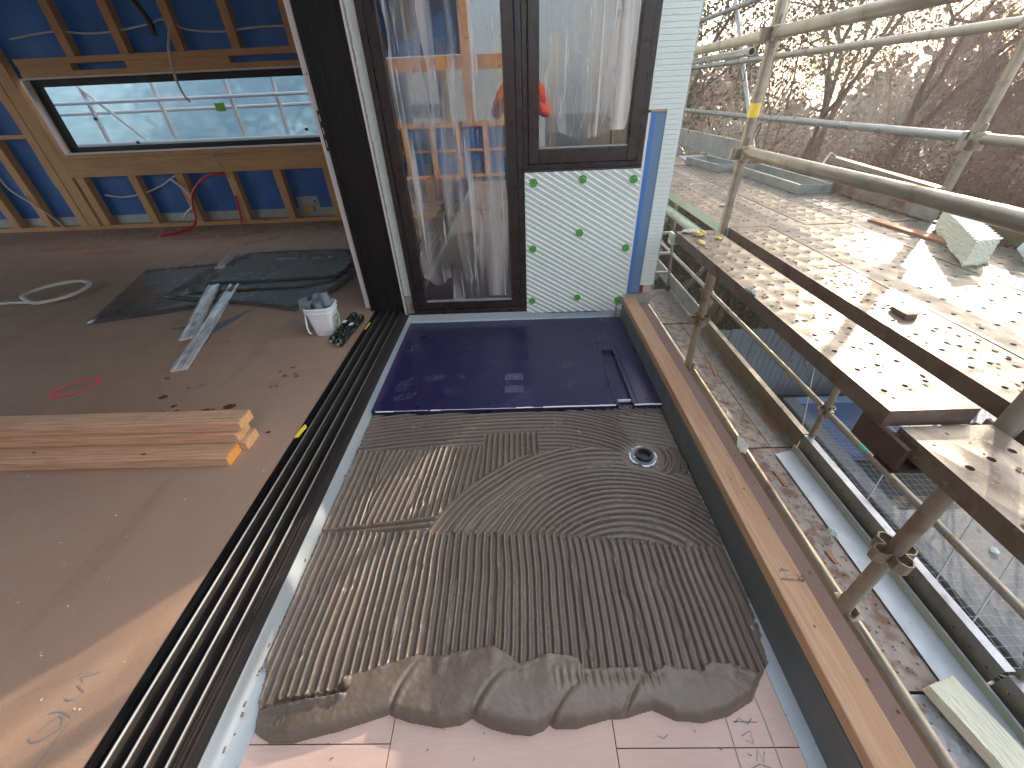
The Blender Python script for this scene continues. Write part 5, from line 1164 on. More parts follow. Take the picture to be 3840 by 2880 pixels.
rail('ledger tube under the near bay planks', XI, .768 + e, 2.487 - e, .385, m_tube)
rail('long mottled guard tube of the lower walkway, near part with paint spots', XO, .768 + e, 2.487 - e, -.955, m_tubemud)
rail('guard tube of the lower walkway beyond the clamped post', XO, 2.487 + e, 4.82 - e, -.945, m_tube)
rail('guard tube of the lower walkway at the far ladder', XO, 4.82 + e, 6.95 - e, -.945, m_tube2)
rail('lower guard tube nearest the camera at the right edge', XO, -1.0, .768 - e, -.955, m_tubemud)
rail('upper guard tube of the lower walkway in the farthest bay', XO, 4.82 + e, 6.95 - e, -.47, m_tube2)
rail('upper guard tube of the lower walkway behind the platform', XO, 2.487 + e, 4.82 - e, -.47, m_tube2)
gp = tag(obj('green_paint_spot', MB().cyl((XO, 2.02, -.955), (XO, 2.10, -.955), .0247, 16, None, False), pmat('teal_paint', (.05, .42, .30), .6, 0, [(30, .5, .55, (.30, .25, .18), 1, U)]), None, True, 0, None, (XO, 2.06, -.955)), 'teal paint spot on the mottled guard tube', 'paint spot')
# transoms
def transom(label, y, z, mat=m_rust, x0=XI, x1=XO, w=.045, h=.05):
    t = thing('scaffold_transom', label, 'scaffold transom', (x0, y, z), 'scaffold transoms'); obj('angle_bar', MB().box(x0 + .03, x1 - .03, y - w / 2, y + w / 2, z - h, z), mat, t, False, .002)
    obj('angle_lip', MB().box(x0 + .03, x1 - .03, y - .004, y + .004, z, z + .03), mat, t); return t
transom('rusty transom under the joint of the near planks', .768, .435); transom('transom under the far end of the near bay planks', 2.475, .435); transom('transom under the farthest joint of the platform', 4.82, .435)
transom('transom under the lower walkway joint in front', .745, -1.46); transom('transom under the lower walkway middle joint', 2.50, -1.46); transom('transom under the lower walkway far joint', 4.85, -1.46)
br = thing('hop_up_bracket', 'rust brown bracket under the near end of the innermost plank', 'scaffold bracket', (1.08, .77, .40))
obj('arm', MB().box(.945, 1.20, .760, .772, .385, .445), m_rust, br, False, .001); obj('lip', MB().box(.930, .944, .700, .850, .375, .452), m_rust, br, False, .001); obj('lip', MB().box(.930, 1.20, .700, .7585, .370, .382), m_rust, br)
br = thing('hop_up_bracket', 'pale bracket tab at the far end of the innermost plank', 'scaffold bracket', (1.08, 2.45, .42))
obj('arm', MB().box(.915, 1.20, 2.440, 2.452, .42, .475), m_redbrown_ledger, br, False, .001); obj('lip', MB().box(.900, .914, 2.40, 2.46, .43, .497), m_redbrown_ledger, br, False, .001)
# kickboards
def kick(label, y0, y1, mat, x=2.385, z0=.503, h=.17, x2=None):
    t = thing('kick_board', label, 'toe board', (x, y0, z0), 'toe boards'); obj('board_face', MB().box(x, x + .003, y0, y1, z0, z0 + h), mat, t); obj('top_fold', MB().box(x + .0032, x + .028, y0, y1, z0 + h - .003, z0 + h), mat, t)
    obj('bottom_fold', MB().box(x + .0032, x + .028, y0, y1, z0, z0 + .003), mat, t); return t
kick('rusty brown toe board behind the upturned channel', 2.60, 4.25, m_plank_rust, 2.385, .503, .10)
kick('grey galvanised toe board of the farthest bay beside the foam wall', 4.9, 6.9, m_galvbox, 2.39, .503, .19)
kick('short pale toe board end against the upper right post', 2.42, 2.595, m_galvbox, 2.383, .503, .13)
kick('dark toe board behind the foam block and plastic', .80, 2.40, m_toe, 2.40, .503, .15)
t = thing('loose_steel_bar', 'bent steel bar resting loosely on the outer toe board', 'steel bar', (2.40, 3.0, .70)); obj('bar', MB().beam((2.415, 3.50, .70), (2.36, 2.45, .665), .05, .03), m_tube, t, False, .002)
obj('hook', MB().tube([(2.41, 3.47, .715), (2.36, 3.46, .74), (2.30, 3.40, .715), (2.26, 3.36, .68)], .008, 6), m_tube, t, True)

# lower walkway -----------------------------------------------------------------
WZ = -1.40; gW = 'planks of the lower walkway'
def wplank(label, x, y, L_, mat, w=.219, ncol=5, pitch=.056, dz=0):
    p_ = plank(label, x, y, WZ + dz, L_, mat, 0, gW, w, m_plank_side, ncol, pitch, 0, 'scaffold plank', 'scaffold_plank', .0052); debris(p_, L_, w, int(x * 100 + y * 10), 60); return p_
wplank('rust stained inner plank of the lower walkway between the two joints', 1.925, .765, 1.755, m_plank_rust, .222, 3, .098); wplank('outer dusty plank of the lower walkway between the two joints, along the toe board', 2.148, .765, 1.755, m_plank_low)
wplank('innermost plank of the lower walkway hidden by the curb, middle part', 1.700, .765, 1.755, m_plank_low)
wplank('grey plank of the lower walkway beyond the far joint, left of the rusty one', 1.715, 2.535, 2.31, m_plank_low, .217, 3, .098); wplank('rust red plank of the lower walkway beyond the far joint', 1.94, 2.535, 2.31, m_plank_rust, .217, 3, .098)
wplank('grey plank of the lower walkway beyond the far joint, beside the toe board', 2.165, 2.535, 2.31, m_plank_low, .205, 3, .098)
wplank('grey speckled plank at the far end of the lower walkway', 1.76, 4.88, 1.15, m_plank_low, .22, 3, .098); wplank('rust red plank at the far end of the lower walkway', 1.985, 4.88, 1.15, m_plank_rust, .213, 3, .098); wplank('dusty plank at the far end of the lower walkway below the ladder', 2.20, 4.88, 1.15, m_plank_low, .20, 3, .098)
wplank('pale spotted plank at the bottom right corner beside the small foam slab', 1.925, -1.05, 1.80, m_plank_blue, .222, 3, .098); wplank('plank of the lower walkway under the silver flashing', 2.150, -1.05, 1.80, m_plank_low, .215, 3, .098, -.004)
wplank('innermost plank of the lower walkway hidden by the curb, near part', 1.700, -1.05, 1.80, m_plank_blue, .222, 3, .098)
def toe(label, y0, y1, mat, seed):
    t = thing('perforated_toe_board', label, 'toe board', (2.366, y0, WZ), 'toe boards'); h = .165; x = 2.366; n = 8; mb = MB(); L_ = y1 - y0; cells = int(L_ / .095); p = L_ / cells
    for j in range(cells):
        ya, yb = y0 + j * p, y0 + (j + 1) * p
        for (za, zb, hole) in ((WZ + .002, WZ + h * .38, False), (WZ + h * .38, WZ + h * .72, True), (WZ + h * .72, WZ + h, False)):
            if not hole: mb.add([(x, ya, za), (x, ya, zb), (x, yb, zb), (x, yb, za)], [(0, 1, 2, 3)]); continue
            cy, cz = (ya + yb) / 2, (za + zb) / 2; rr_ = .0075; o = len(mb.v); ang = [math.radians(22.5 + 45 * i) for i in range(n)]
            mb.v += [(x, yb, zb), (x, ya, zb), (x, ya, za), (x, yb, za)] + [(x, cy + rr_ * math.cos(a), cz + rr_ * math.sin(a)) for a in ang]; e_ = o + 4
            for c_, (a_, b_) in enumerate(((0, 1), (2, 3), (4, 5), (6, 7))): mb.f.append((o + c_, e_ + a_, e_ + b_))
            for c_, (a_, b_) in enumerate(((1, 2), (3, 4), (5, 6), (7, 0))): mb.f.append((o + c_, e_ + a_, e_ + b_, o + (c_ + 1) % 4))
    obj('perforated_face', mb, mat, t)
    obj('top_flange', MB().box(x, x + .052, y0, y1, WZ + h, WZ + h + .0028), m_plank_blue if mat is m_toe2 else m_tube, t, False, .001); obj('bottom_flange', MB().box(x, x + .052, y0, y1, WZ - .001, WZ + .0015), mat, t); return t  # top flange given a paler steel than the face
m_toe2 = steelmat('grey_toe_steel', (.27, .265, .235), (.22, .16, .10), .60, .48, .5, .4)
toe('long olive stained perforated toe board edging the middle of the lower walkway', 2.505, .80 + 1.72, m_toe, 1) if False else None
toe('long olive stained perforated toe board edging the far part of the lower walkway', 2.515, 4.84, m_toe, 1)
toe('grey perforated toe board with paler top beside the silver flashing', .79, 2.505, m_toe2, 2)
toe('grey perforated toe board end at the bottom right corner', -1.0, .775, m_toe2, 3)
kick('plain grey toe board of the far lower walkway behind the ladder', 4.86, 6.9, m_galvbox, 2.36, WZ + .02, .20)
# ladder
t = thing('ladder', 'narrow aluminium ladder with black feet standing on the far end of the lower walkway', 'ladder', (2.2, 5.95, WZ))
for x0, x1_ in ((2.322, 2.212), (1.95, 1.84)):
    obj('stile', MB().cyl((x0, 5.98, WZ + .04), (x1_, 5.98, -.15), .022, 10), m_tube2, t, True); obj('foot', MB().cyl((x0 + .004, 5.98, WZ + .001), (x0, 5.98, WZ + .08), .028, 10), m_rubber, t)
for k in range(5):
    z = -1.11 + k * .295; f = (z - WZ) / 1.25 * .11; obj('rung', MB().beam((1.95 - f, 5.98, z), (2.322 - f, 5.98, z), .05, .032), m_tube2, t, False, .002)
slat('scaffold_cross_brace', 'flat pale cross brace behind the ladder', (2.55, 6.2, -1.7), (2.5, 4.9, -.35), .05, .04, m_tube2, 'scaffold brace')
# things on the lower walkway
t = thing('silver_flashing', 'long folded silver flashing lying on the lower walkway against the toe board', 'flashing', (2.25, 1.0, WZ))
obj('flat_leaf', MB().add([(2.150, 2.44, WZ + .012), (2.318, 2.49, WZ + .012), (2.318, -1.0, WZ + .012), (2.150, -1.0, WZ + .012), (2.150, 2.44, WZ + .010), (2.318, 2.49, WZ + .010), (2.318, -1.0, WZ + .010), (2.150, -1.0, WZ + .010)], [(0, 3, 2, 1), (4, 5, 6, 7), (0, 1, 5, 4), (1, 2, 6, 5), (2, 3, 7, 6), (3, 0, 4, 7)]), m_flash, t)
obj('upright_leaf', MB().box(2.3185, 2.3205, -1.0, 2.50, WZ + .010, WZ + .060), pmat('pale_green_flashing_back', (.42, .46, .38), .5, .2, [(10, .4, .7, (.36, .40, .33), .7, U)]), t); obj('hem', MB().box(2.3205, 2.332, -1.0, 2.50, WZ + .058, WZ + .061), m_flash, t)
fs_ = rough_block('foam_slab', 'long cream foam slab lying over the silver flashing at the bottom right', (2.185, .36, WZ + .062), (.075, .02, 0), (-.10, .42, 0), (0, 0, .034), m_foam2, 'foam slab', .0018, 21)
for (lb, a, b) in (('thin brown wood sliver against the toe board by the far joint', (2.300, 2.98, WZ + .006), (2.345, 2.72, WZ + .006)), ('short brown wood chip on the walkway beside the flashing start', (2.05, 2.26, WZ + .006), (2.06, 2.10, WZ + .006)),
        ('short upright brown wood chip on the far walkway plank', (2.16, 3.85, WZ + .006), (2.13, 3.62, WZ + .006)), ('pale wood splinter lying across the planks near the post foot', (1.80, 3.62, WZ + .006), (2.0, 3.50, WZ + .006)), ('dark wood sliver at the near walkway joint', (2.03, 1.55, WZ + .006), (2.04, 1.46, WZ + .006))):
    slat('wood_offcut', lb, a, b, .030, .008, m_scrap)

# ================================================================== BELOW THE SCAFFOLD
def fence_obj():
    t = thing('paling_fence', 'weathered grey vertical paling fence below the scaffold', 'fence', (4.5, 6.55, GZ_)); pal = None
    me = None
    for k in range(46):
        x = 2.6 + k * .115; zt_ = -2.46 + random.uniform(-.012, .012) - (.14 if x < 3.62 else 0)
        if me is None: me = make_mesh('paling', MB().box(0, .104, -.009, .009, 0, 1.0), m_fence)
        o = bpy.data.objects.new('paling', me); C.objects.link(o); o.parent = t; o.location = (x - 4.5, random.uniform(-.006, .006), 0); o.scale = (1, 1, zt_ - GZ_); o.rotation_euler = (0, random.uniform(-.006, .006), 0)
    obj('fence_rail', MB().box(2.6, 8, 6.57, 6.62, -3.7, -3.62), m_fence, t); obj('fence_rail', MB().box(2.6, 8, 6.57, 6.62, -2.9, -2.82), m_fence, t)
fence_obj()
m_blueconc = pmat('blue_washed_concrete', (.17, .25, .38), .8, 0, [(3, .4, .7, (.22, .30, .42), .8, U), (50, .5, .75, (.10, .14, .22), .6, U)], [(60, .3, U)])
t = thing('parapet', 'pale weathered concrete parapet strip around the roof below the scaffold', 'parapet', (5.3, 4, -4))
obj('long_side', MB().add([(4.90, 5.98, -3.99), (5.11, 5.98, -3.99), (5.11, -2, -3.99), (4.90, -2, -3.99), (4.90, 5.98, -3.62), (5.11, 5.98, -3.62), (5.11, -2, -3.62), (4.90, -2, -3.62)], [(3, 2, 1, 0), (4, 5, 6, 7), (0, 1, 5, 4), (1, 2, 6, 5), (2, 3, 7, 6), (3, 0, 4, 7)]), m_concrete, t)
obj('short_side', MB().box(5.112, 8.6, 5.83, 5.98, -3.99, -3.62), m_blueconc, t)
obj('face_channel', MB().box(4.86, 4.899, -2, 5.98, -3.99, -3.66), m_dark, t)
t2 = tag(obj('blue_cover', MB().box(5.113, 8.5, 4.55, 5.825, -3.8, -3.65), m_bluetarp, None, False, .004, None, (6, 5, -3.8)), 'large flat blue cover inside the concrete parapet', 'blue cover')
struct('dark_pit', MB().box(5.112, 8.5, 3.55, 4.545, -3.99, -3.95), m_dark)
struct('concrete_yard', MB().add([(5.113, 3.54, -3.72), (8.6, 3.54, -3.72), (9.5, -3, -3.72), (5.113, -3, -3.72)], [(0, 3, 2, 1)]), m_concrete)
struct('side_path', MB().add([(2.5, 6.5, -3.985), (4.9, 6.5, -3.985), (5.0, -3, -3.985), (2.5, -3, -3.985)], [(0, 3, 2, 1)]), m_concrete)
bk = tag(obj('blue_strap', MB().beam((6.35, 4.55, -3.52), (6.60, 4.36, -3.50), .12, .03), m_blueflash, None, False, .004, None, (6.5, 4.4, -3.6)), 'bright blue folded strap at the corner of the blue cover', 'strap')
for i, (a, b, lb) in enumerate((((4.40, 5.09, -2.2), (4.30, -1, -2.2), 'long thin pale tube above the net running beside the platform'), ((4.40, 5.09, -2.2), (3.95, 4.1, -3.3), 'thin rod slanting down from the far end of the pale tube'),
        ((4.62, 3.55, -2.6), (4.05, 3.05, -3.3), 'thin rod crossing over the blue cover'), ((4.9, 2.75, -2.6), (4.15, 2.1, -3.3), 'thin rod crossing over the dark pit, left one'), ((5.2, 2.5, -2.6), (4.25, 1.75, -3.3), 'thin rod crossing over the dark pit, right one'),
        ((5.0, 3.2, -2.5), (5.9, 1.5, -2.5), 'second pale tube beyond the dark pit'), ((4.4, .85, -2.6), (4.05, 1.02, -3.3), 'thin rod over the concrete at the right edge'))):
    tag(obj('thin_tube', MB().cyl(a, b, .012 if i in (0, 5) else .008, 8), m_tube2, None, True, 0, None, a), lb, 'thin tube')
# net: knotted strands
nm = MB(); nX, nY = 34, 66
def npt(i, j): return (4.0 + i * .078 + .01 * math.sin(j * .9 + i * .5), -.6 + j * .082 + .012 * math.sin(i * .8 + j * .3), -3.05 - .10 * math.sin(i / nX * 3.14) - .04 * math.sin(j * .31) + .008 * math.sin(i * 2.1 + j * 1.3))
for i in range(nX + 1):
    for j in range(nY):
        a, b = Vector(npt(i, j)), Vector(npt(i, j + 1)); nm.add([a + Vector((-.0019, 0, 0)), a + Vector((.0019, 0, 0)), b + Vector((.0019, 0, 0)), b + Vector((-.0019, 0, 0))], [(0, 1, 2, 3)])
for j in range(nY + 1):
    for i in range(nX):
        a, b = Vector(npt(i, j)), Vector(npt(i + 1, j)); nm.add([a + Vector((0, -.0019, .001)), b + Vector((0, -.0019, .001)), b + Vector((0, .0019, .001)), a + Vector((0, .0019, .001))], [(0, 1, 2, 3)])
tag(obj('bird_net', nm, m_net, None, False, 0, None, (5, 2, -3)), 'pale knotted net stretched over the dark pit and concrete', 'net')
for i, (x, y, lb) in enumerate(((5.9, 2.9, 'white crumpled litter on the concrete under the net'), (6.2, 3.1, 'small white litter scrap near the dark pit edge'))):
    crumple('litter', lb, (x, y, -3.70), (.05, .05, .03), m_clear, 'litter', 30 + i)

# ================================================================== VEGETATION
def tube_arrays(segs, n=4):
    """segs: array rows p0(3) p1(3) r0 r1 -> verts, quads"""
    S_ = np.array(segs); p0, p1, r0, r1 = S_[:, :3], S_[:, 3:6], S_[:, 6], S_[:, 7]
    d = p1 - p0; d /= (np.linalg.norm(d, axis=1, keepdims=True) + 1e-9)
    ref = np.where(np.abs(d[:, 2:3]) < .9, np.array([[0, 0, 1.]]), np.array([[1., 0, 0]])); a = np.cross(d, ref); a /= np.linalg.norm(a, axis=1, keepdims=True); b = np.cross(d, a)
    V = []; 
    for (p, r) in ((p0, r0), (p1, r1)):
        for k in range(n):
            t_ = 2 * np.pi * k / n; V.append(p + (a * np.cos(t_) + b * np.sin(t_)) * r[:, None])
    V = np.stack(V, 1); m = len(S_); base = (np.arange(m) * 2 * n)[:, None]
    F = np.concatenate([base + np.array([[k, (k + 1) % n, n + (k + 1) % n, n + k]]) for k in range(n)])
    return V.reshape(-1, 3), F
def np_mesh(name, V, F, mat, smooth=False):
    me = bpy.data.meshes.new(name); me.vertices.add(len(V)); me.vertices.foreach_set('co', V.astype(np.float32).ravel()); k = F.shape[1]
    me.loops.add(F.size); me.loops.foreach_set('vertex_index', F.astype(np.int32).ravel()); me.polygons.add(len(F)); me.polygons.foreach_set('loop_start', np.arange(0, F.size, k, dtype=np.int32)); me.update(calc_edges=True); me.materials.append(mat)
    if smooth: me.shade_smooth()
    return me
def leaves(C_, size, r, spread):
    n = len(C_); c = C_ + r.normal(0, spread, C_.shape); nrm = r.normal(0, 1, (n, 3)); nrm /= np.linalg.norm(nrm, axis=1, keepdims=True); t_ = np.cross(nrm, r.normal(0, 1, (n, 3))); t_ /= np.linalg.norm(t_, axis=1, keepdims=True); b = np.cross(nrm, t_)
    s = size * r.uniform(.5, 1.3, (n, 1)); V = np.stack([c - t_ * s, c + b * s * .45 + nrm * s * .15, c + t_ * s, c - b * s * .45 + nrm * s * .15], 1).reshape(-1, 3); return V, (np.arange(n * 4).reshape(n, 4))
def tree(name, label, base, height, seed, lean=(0, 0), stems=1, spread=.5, depth=5, r_base=.12, leafmat=None, leafn=0, leafsize=.05, twigmat=None, group='trees beyond the scaffold', bush=1.0, leafspread=.12, lenf=.72, leaf2=None, cat='tree', updroop=.15, haze=4200, hlen=.55):
    r = np.random.default_rng(seed); segs = []; thin = []; tips = []
    def grow(p, d, L_, rad, lv):
        n = 4 if lv < depth - 1 else 3
        for k in range(n):
            d2 = d + r.normal(0, .11 + .04 * lv, 3); d2[2] += updroop * .3 * (1 if lv < 3 else -.3); d2 /= np.linalg.norm(d2); q = p + d2 * L_ / n; r2 = rad * (1 - .22 / n * 1.6)
            (segs if rad > .012 else thin).append([*p, *q, rad, r2])
            if lv >= 1 and lv < depth and k > 0 and r.random() < .55 * bush:
                dd = d2 + r.normal(0, .55, 3); dd /= np.linalg.norm(dd); grow(q, dd, L_ * .6, r2 * .5, lv + 1)
            if lv >= depth - 1: tips.append(q)
            p, d, rad = q, d2, r2
        if lv < depth:
            for k in range(r.integers(2, 4)):
                dd = d + r.normal(0, .38, 3) + np.array([0, 0, .06]); dd /= np.linalg.norm(dd); grow(p, dd, L_ * lenf * r.uniform(.8, 1.15), rad * .66, lv + 1)
    for s_ in range(stems):
        d = np.array([lean[0] + r.normal(0, spread), lean[1] + r.normal(0, spread), 1.0]); d /= np.linalg.norm(d)
        grow(np.array(base) + np.array([r.normal(0, .25 * (stems > 1)), r.normal(0, .25 * (stems > 1)), 0]), d, height * .36, r_base * r.uniform(.7, 1.1), 0)
    if tips and haze:
        T = np.array(tips); idx = r.integers(0, len(T), haze); c = np.array(base) + np.array([0, 0, height * .35]); p = T[idx] + r.normal(0, .04, (haze, 3))
        d = (p - c); d /= np.linalg.norm(d, axis=1, keepdims=True); d = d * .7 + np.array([lean[0] * .6, lean[1] * .6, .25]) + r.normal(0, .42, (haze, 3)); d /= np.linalg.norm(d, axis=1, keepdims=True)
        L_ = hlen * r.uniform(.5, 1.2, (haze, 1)); rr_ = .0045 * r.uniform(.6, 1.2, haze)
        for k in range(3):
            q = p + d * L_ / 3; hz_ = np.concatenate([p, q, (rr_ * (1 - .25 * k))[:, None], (rr_ * (1 - .25 * (k + 1)))[:, None]], 1); thin += hz_.tolist()
            p = q; d = d + r.normal(0, .22, (haze, 3)); d /= np.linalg.norm(d, axis=1, keepdims=True)
        tips += p[::3].tolist()
    t = thing(name, label, cat, tuple(base), group)
    def att(nm, V, F, mat, smooth=False):
        o = bpy.data.objects.new(nm, np_mesh(nm, V - np.array(base), F, mat, smooth)); C.objects.link(o); o.parent = t; return o
    tr_ = att('trunk' if cat == 'tree' else 'stems', *tube_arrays(segs, 6), m_bark, True)
    if cat != 'tree': tr_['kind'] = 'stuff'
    if thin: att('twigs', *tube_arrays(thin, 3), twigmat or m_twig)['kind'] = 'stuff'
    if leafn and tips:
        T = np.array(tips); idx = r.integers(0, len(T), leafn); V, F = leaves(T[idx], leafsize, r, leafspread); att('crown', V, F, leafmat)['kind'] = 'stuff'
        if leaf2:
            idx = r.integers(0, len(T), leafn // 3); V, F = leaves(T[idx], leafsize, r, leafspread * 1.3); att('crown', V, F, leaf2)['kind'] = 'stuff'
    return t
def polar(az, d, z=GZ_): return (d * math.sin(R(az)), d * math.cos(R(az)), z)
tree('evergreen_tree', 'tall dark evergreen tree beside the foam wall, upper left of the scaffold', polar(17.5, 12), 10.0, 3, (-.05, .0), 2, .06, 5, .14, m_leaf_green, 36000, .055, None, bush=1.0, leafspread=.32, leaf2=m_leaf_red)
tree('bare_tree', 'bare multi stemmed tree with dark trunks behind the outer guard rails', polar(31.0, 12.0), 12.0, 11, (.10, -.08), 4, .14, 6, .11, m_leaf_red, 5000, .030, None, bush=.62, leafspread=.10, lenf=.66)
tree('bare_tree', 'bare spreading tree arching to the right across the white sky', polar(35, 11.0, -4.2), 9.0, 17, (.70, -.60), 5, .20, 6, .055, m_leaf_red, 5000, .028, None, bush=.7, leafspread=.10, lenf=.68, haze=8500)
tree('bare_tree', 'fine twigged bare tree at the right edge above the thick guard rail', polar(43, 11.0, -4.2), 7.6, 23, (.45, -.45), 5, .26, 6, .045, m_leaf_red, 5000, .028, None, bush=.7, leafspread=.10, lenf=.68, haze=8500)
tree('russet_tree', 'russet leaved small tree between the evergreen and the banded post', polar(26.5, 13.5), 9.2, 29, (0, 0), 4, .20, 5, .06, m_leaf_red, 13000, .035, None, bush=.8, leafspread=.20)
tree('bare_tree', 'more distant bare tree behind the upper right post', polar(41, 15.5), 8.5, 31, (.1, -.1), 3, .25, 5, .08, m_leaf_red, 4000, .035, None, bush=.7)
# understory
for i, (az, d, h, lm, l2, ln, lb) in enumerate(((24, 11.5, 3.5, m_leaf_green, m_leaf_yellow, 12000, 'dense dark shrub below the evergreen, seen past the ladder'), (30, 10.8, 4.2, m_leaf_red, None, 11000, 'russet shrub below the outer rail behind the channels'), (36, 9.8, 4.3, m_leaf_red, None, 11000, 'tangled russet shrub behind the loose steel bar'),
        (42, 9.8, 4.3, m_leaf_red, None, 10000, 'tangled shrub left of the upper right post'), (49, 9.8, 4.2, m_leaf_red, None, 9000, 'brown shrub right of the upper right post'), (20, 10.5, 3.0, m_leaf_green, m_leaf_yellow, 11000, 'sunlit yellow green hedge shrub behind the ladder'), (25.5, 11.6, 2.6, m_leaf_green, m_leaf_yellow, 11000, 'dark hedge shrub under the innermost plank'), (31, 10.8, 2.6, m_leaf_green, m_leaf_green, 11000, 'low dark hedge shrub behind the paling fence'), (56, 9.8, 3.4, m_leaf_red, None, 6000, 'brown shrub beyond the right edge'))):
    tree('shrub', lb, polar(az, d, -4.0), h, 50 + i, (0, 0), 9, .42, 3, .030, lm, int(ln * 1.5), .032, None, 'shrubs below the trees', 1.0, .20, .74, l2, 'shrub', .15, 3500, .45)
m_woods = pmat('distant_foliage', (.075, .055, .035), .9, 0, [(.3, .4, .6, (.05, .055, .025), .8, U)])
# far treeline behind everything
V_, F_ = [], 0
r = np.random.default_rng(99); n = 34000; az = r.uniform(5, 80, n); d_ = r.uniform(22, 34, n); zt_ = GZ_ + (r.random(n) ** .6) * (4.6 + 1.4 * np.sin(az * .35) + .8 * np.sin(az * 1.1))
C_ = np.stack([d_ * np.sin(np.radians(az)), d_ * np.cos(np.radians(az)), zt_], 1); V, F = leaves(C_, .24, r, .3)
o = bpy.data.objects.new('distant_woods', np_mesh('distant_woods', V, F, m_woods)); C.objects.link(o); tag(o, 'distant low woods seen between the branches', 'woods', None, 'stuff')

# ================================================================== THE PHOTOGRAPHER (seen reflected in the glass)
def skin(name, verts, edges, radii, mat, parent, sub=2, root=0):
    me = bpy.data.meshes.new(name); org = wloc(parent); me.from_pydata([tuple(Vector(v) - org) for v in verts], edges, []); me.update(); me.materials.append(mat)
    o = bpy.data.objects.new(name, me); C.objects.link(o); o.parent = parent
    o.modifiers.new('skin', 'SKIN'); sv = me.skin_vertices[0].data
    for i, rr_ in enumerate(radii): sv[i].radius = rr_ if isinstance(rr_, tuple) else (rr_, rr_); sv[i].use_root = (i == root)
    s_ = o.modifiers.new('subdivision', 'SUBSURF'); s_.levels = sub; s_.render_levels = sub
    for m_ in o.modifiers:
        if m_.type == 'SKIN': m_.use_smooth_shade = True
    return o
px_, py_ = .085, -.46
pr = thing('person', 'person in orange hi-vis jacket and dark trousers, reflected in the glass', 'person', (px_, py_, DZ))
F0 = DZ
J = {'pel': (px_, py_, F0 + .94), 'waist': (px_, py_ + .01, F0 + 1.08), 'chest': (px_, py_ + .02, F0 + 1.30), 'neckb': (px_, py_ + .02, F0 + 1.47), 'neck': (px_, py_ + .05, F0 + 1.53), 'head': (px_, py_ + .09, F0 + 1.62), 'top': (px_, py_ + .07, F0 + 1.72),
     'shl': (px_ - .18, py_ + .02, F0 + 1.43), 'ell': (px_ - .29, py_ + .16, F0 + 1.20), 'wrl': (-.085, py_ + .37, F0 + 1.245), 'shr': (px_ + .18, py_ + .02, F0 + 1.43), 'elr': (px_ + .29, py_ + .16, F0 + 1.20), 'wrr': (.085, py_ + .37, F0 + 1.245),
     'hl': (px_ - .10, py_, F0 + .90), 'kl': (px_ - .12, py_ + .03, F0 + .50), 'al': (px_ - .13, py_ - .01, F0 + .09), 'tl': (px_ - .14, py_ + .15, F0 + .045), 'hr': (px_ + .10, py_, F0 + .90), 'kr': (px_ + .12, py_ + .03, F0 + .50), 'ar': (px_ + .13, py_ - .01, F0 + .09), 'tr': (px_ + .14, py_ + .15, F0 + .045)}
for k_ in ('pel', 'waist', 'chest', 'neckb', 'neck', 'head', 'top', 'shl', 'ell', 'shr', 'elr', 'hl', 'hr'):
    J[k_] = (J[k_][0], J[k_][1], J[k_][2] - .12)
J['kl'] = (px_ - .14, py_ + .20, F0 + .50); J['kr'] = (px_ + .14, py_ + .20, F0 + .50)
K = list(J); ix = {k: i for i, k in enumerate(K)}
E_ = [('pel', 'waist'), ('waist', 'chest'), ('chest', 'neckb'), ('neckb', 'neck'), ('neck', 'head'), ('head', 'top'), ('neckb', 'shl'), ('shl', 'ell'), ('ell', 'wrl'), ('neckb', 'shr'), ('shr', 'elr'), ('elr', 'wrr'), ('pel', 'hl'), ('hl', 'kl'), ('kl', 'al'), ('al', 'tl'), ('pel', 'hr'), ('hr', 'kr'), ('kr', 'ar'), ('ar', 'tr')]
rad = {'pel': (.15, .11), 'waist': (.135, .10), 'chest': (.15, .11), 'neckb': (.085, .07), 'neck': .055, 'head': (.078, .098), 'top': (.066, .08), 'shl': .062, 'ell': .042, 'wrl': .028, 'shr': .062, 'elr': .042, 'wrr': .028, 'hl': .088, 'kl': .058, 'al': .042, 'tl': .038, 'hr': .088, 'kr': .058, 'ar': .042, 'tr': .038}
skin('body', [J[k] for k in K], [(ix[a], ix[b]) for a, b in E_], [rad[k] for k in K], m_skin, pr)
def sub_(name, keys, edges, radf, mat, parent=pr, ext=None):
    P_ = dict(J); P_.update(ext or {}); ii = {k: i for i, k in enumerate(keys)}
    return skin(name, [P_[k] for k in keys], [(ii[a], ii[b]) for a, b in edges], [radf[k] for k in keys], mat, parent)
jr = {'hem': (.215, .15), 'waist': (.205, .145), 'chest': (.215, .155), 'neckb': (.105, .09), 'shl': .085, 'ell': .066, 'cl': .050, 'shr': .085, 'elr': .066, 'cr': .050}
lerp = lambda a, b, f: tuple(a[i] + (b[i] - a[i]) * f for i in range(3))
jk = sub_('jacket', ['waist', 'hem', 'chest', 'neckb', 'shl', 'ell', 'cl', 'shr', 'elr', 'cr'], [('hem', 'waist'), ('waist', 'chest'), ('chest', 'neckb'), ('neckb', 'shl'), ('shl', 'ell'), ('ell', 'cl'), ('neckb', 'shr'), ('shr', 'elr'), ('elr', 'cr')], jr, m_orange, pr,
     {'hem': (px_, py_, F0 + .66), 'cl': lerp(J['ell'], J['wrl'], .9), 'cr': lerp(J['elr'], J['wrr'], .9)})
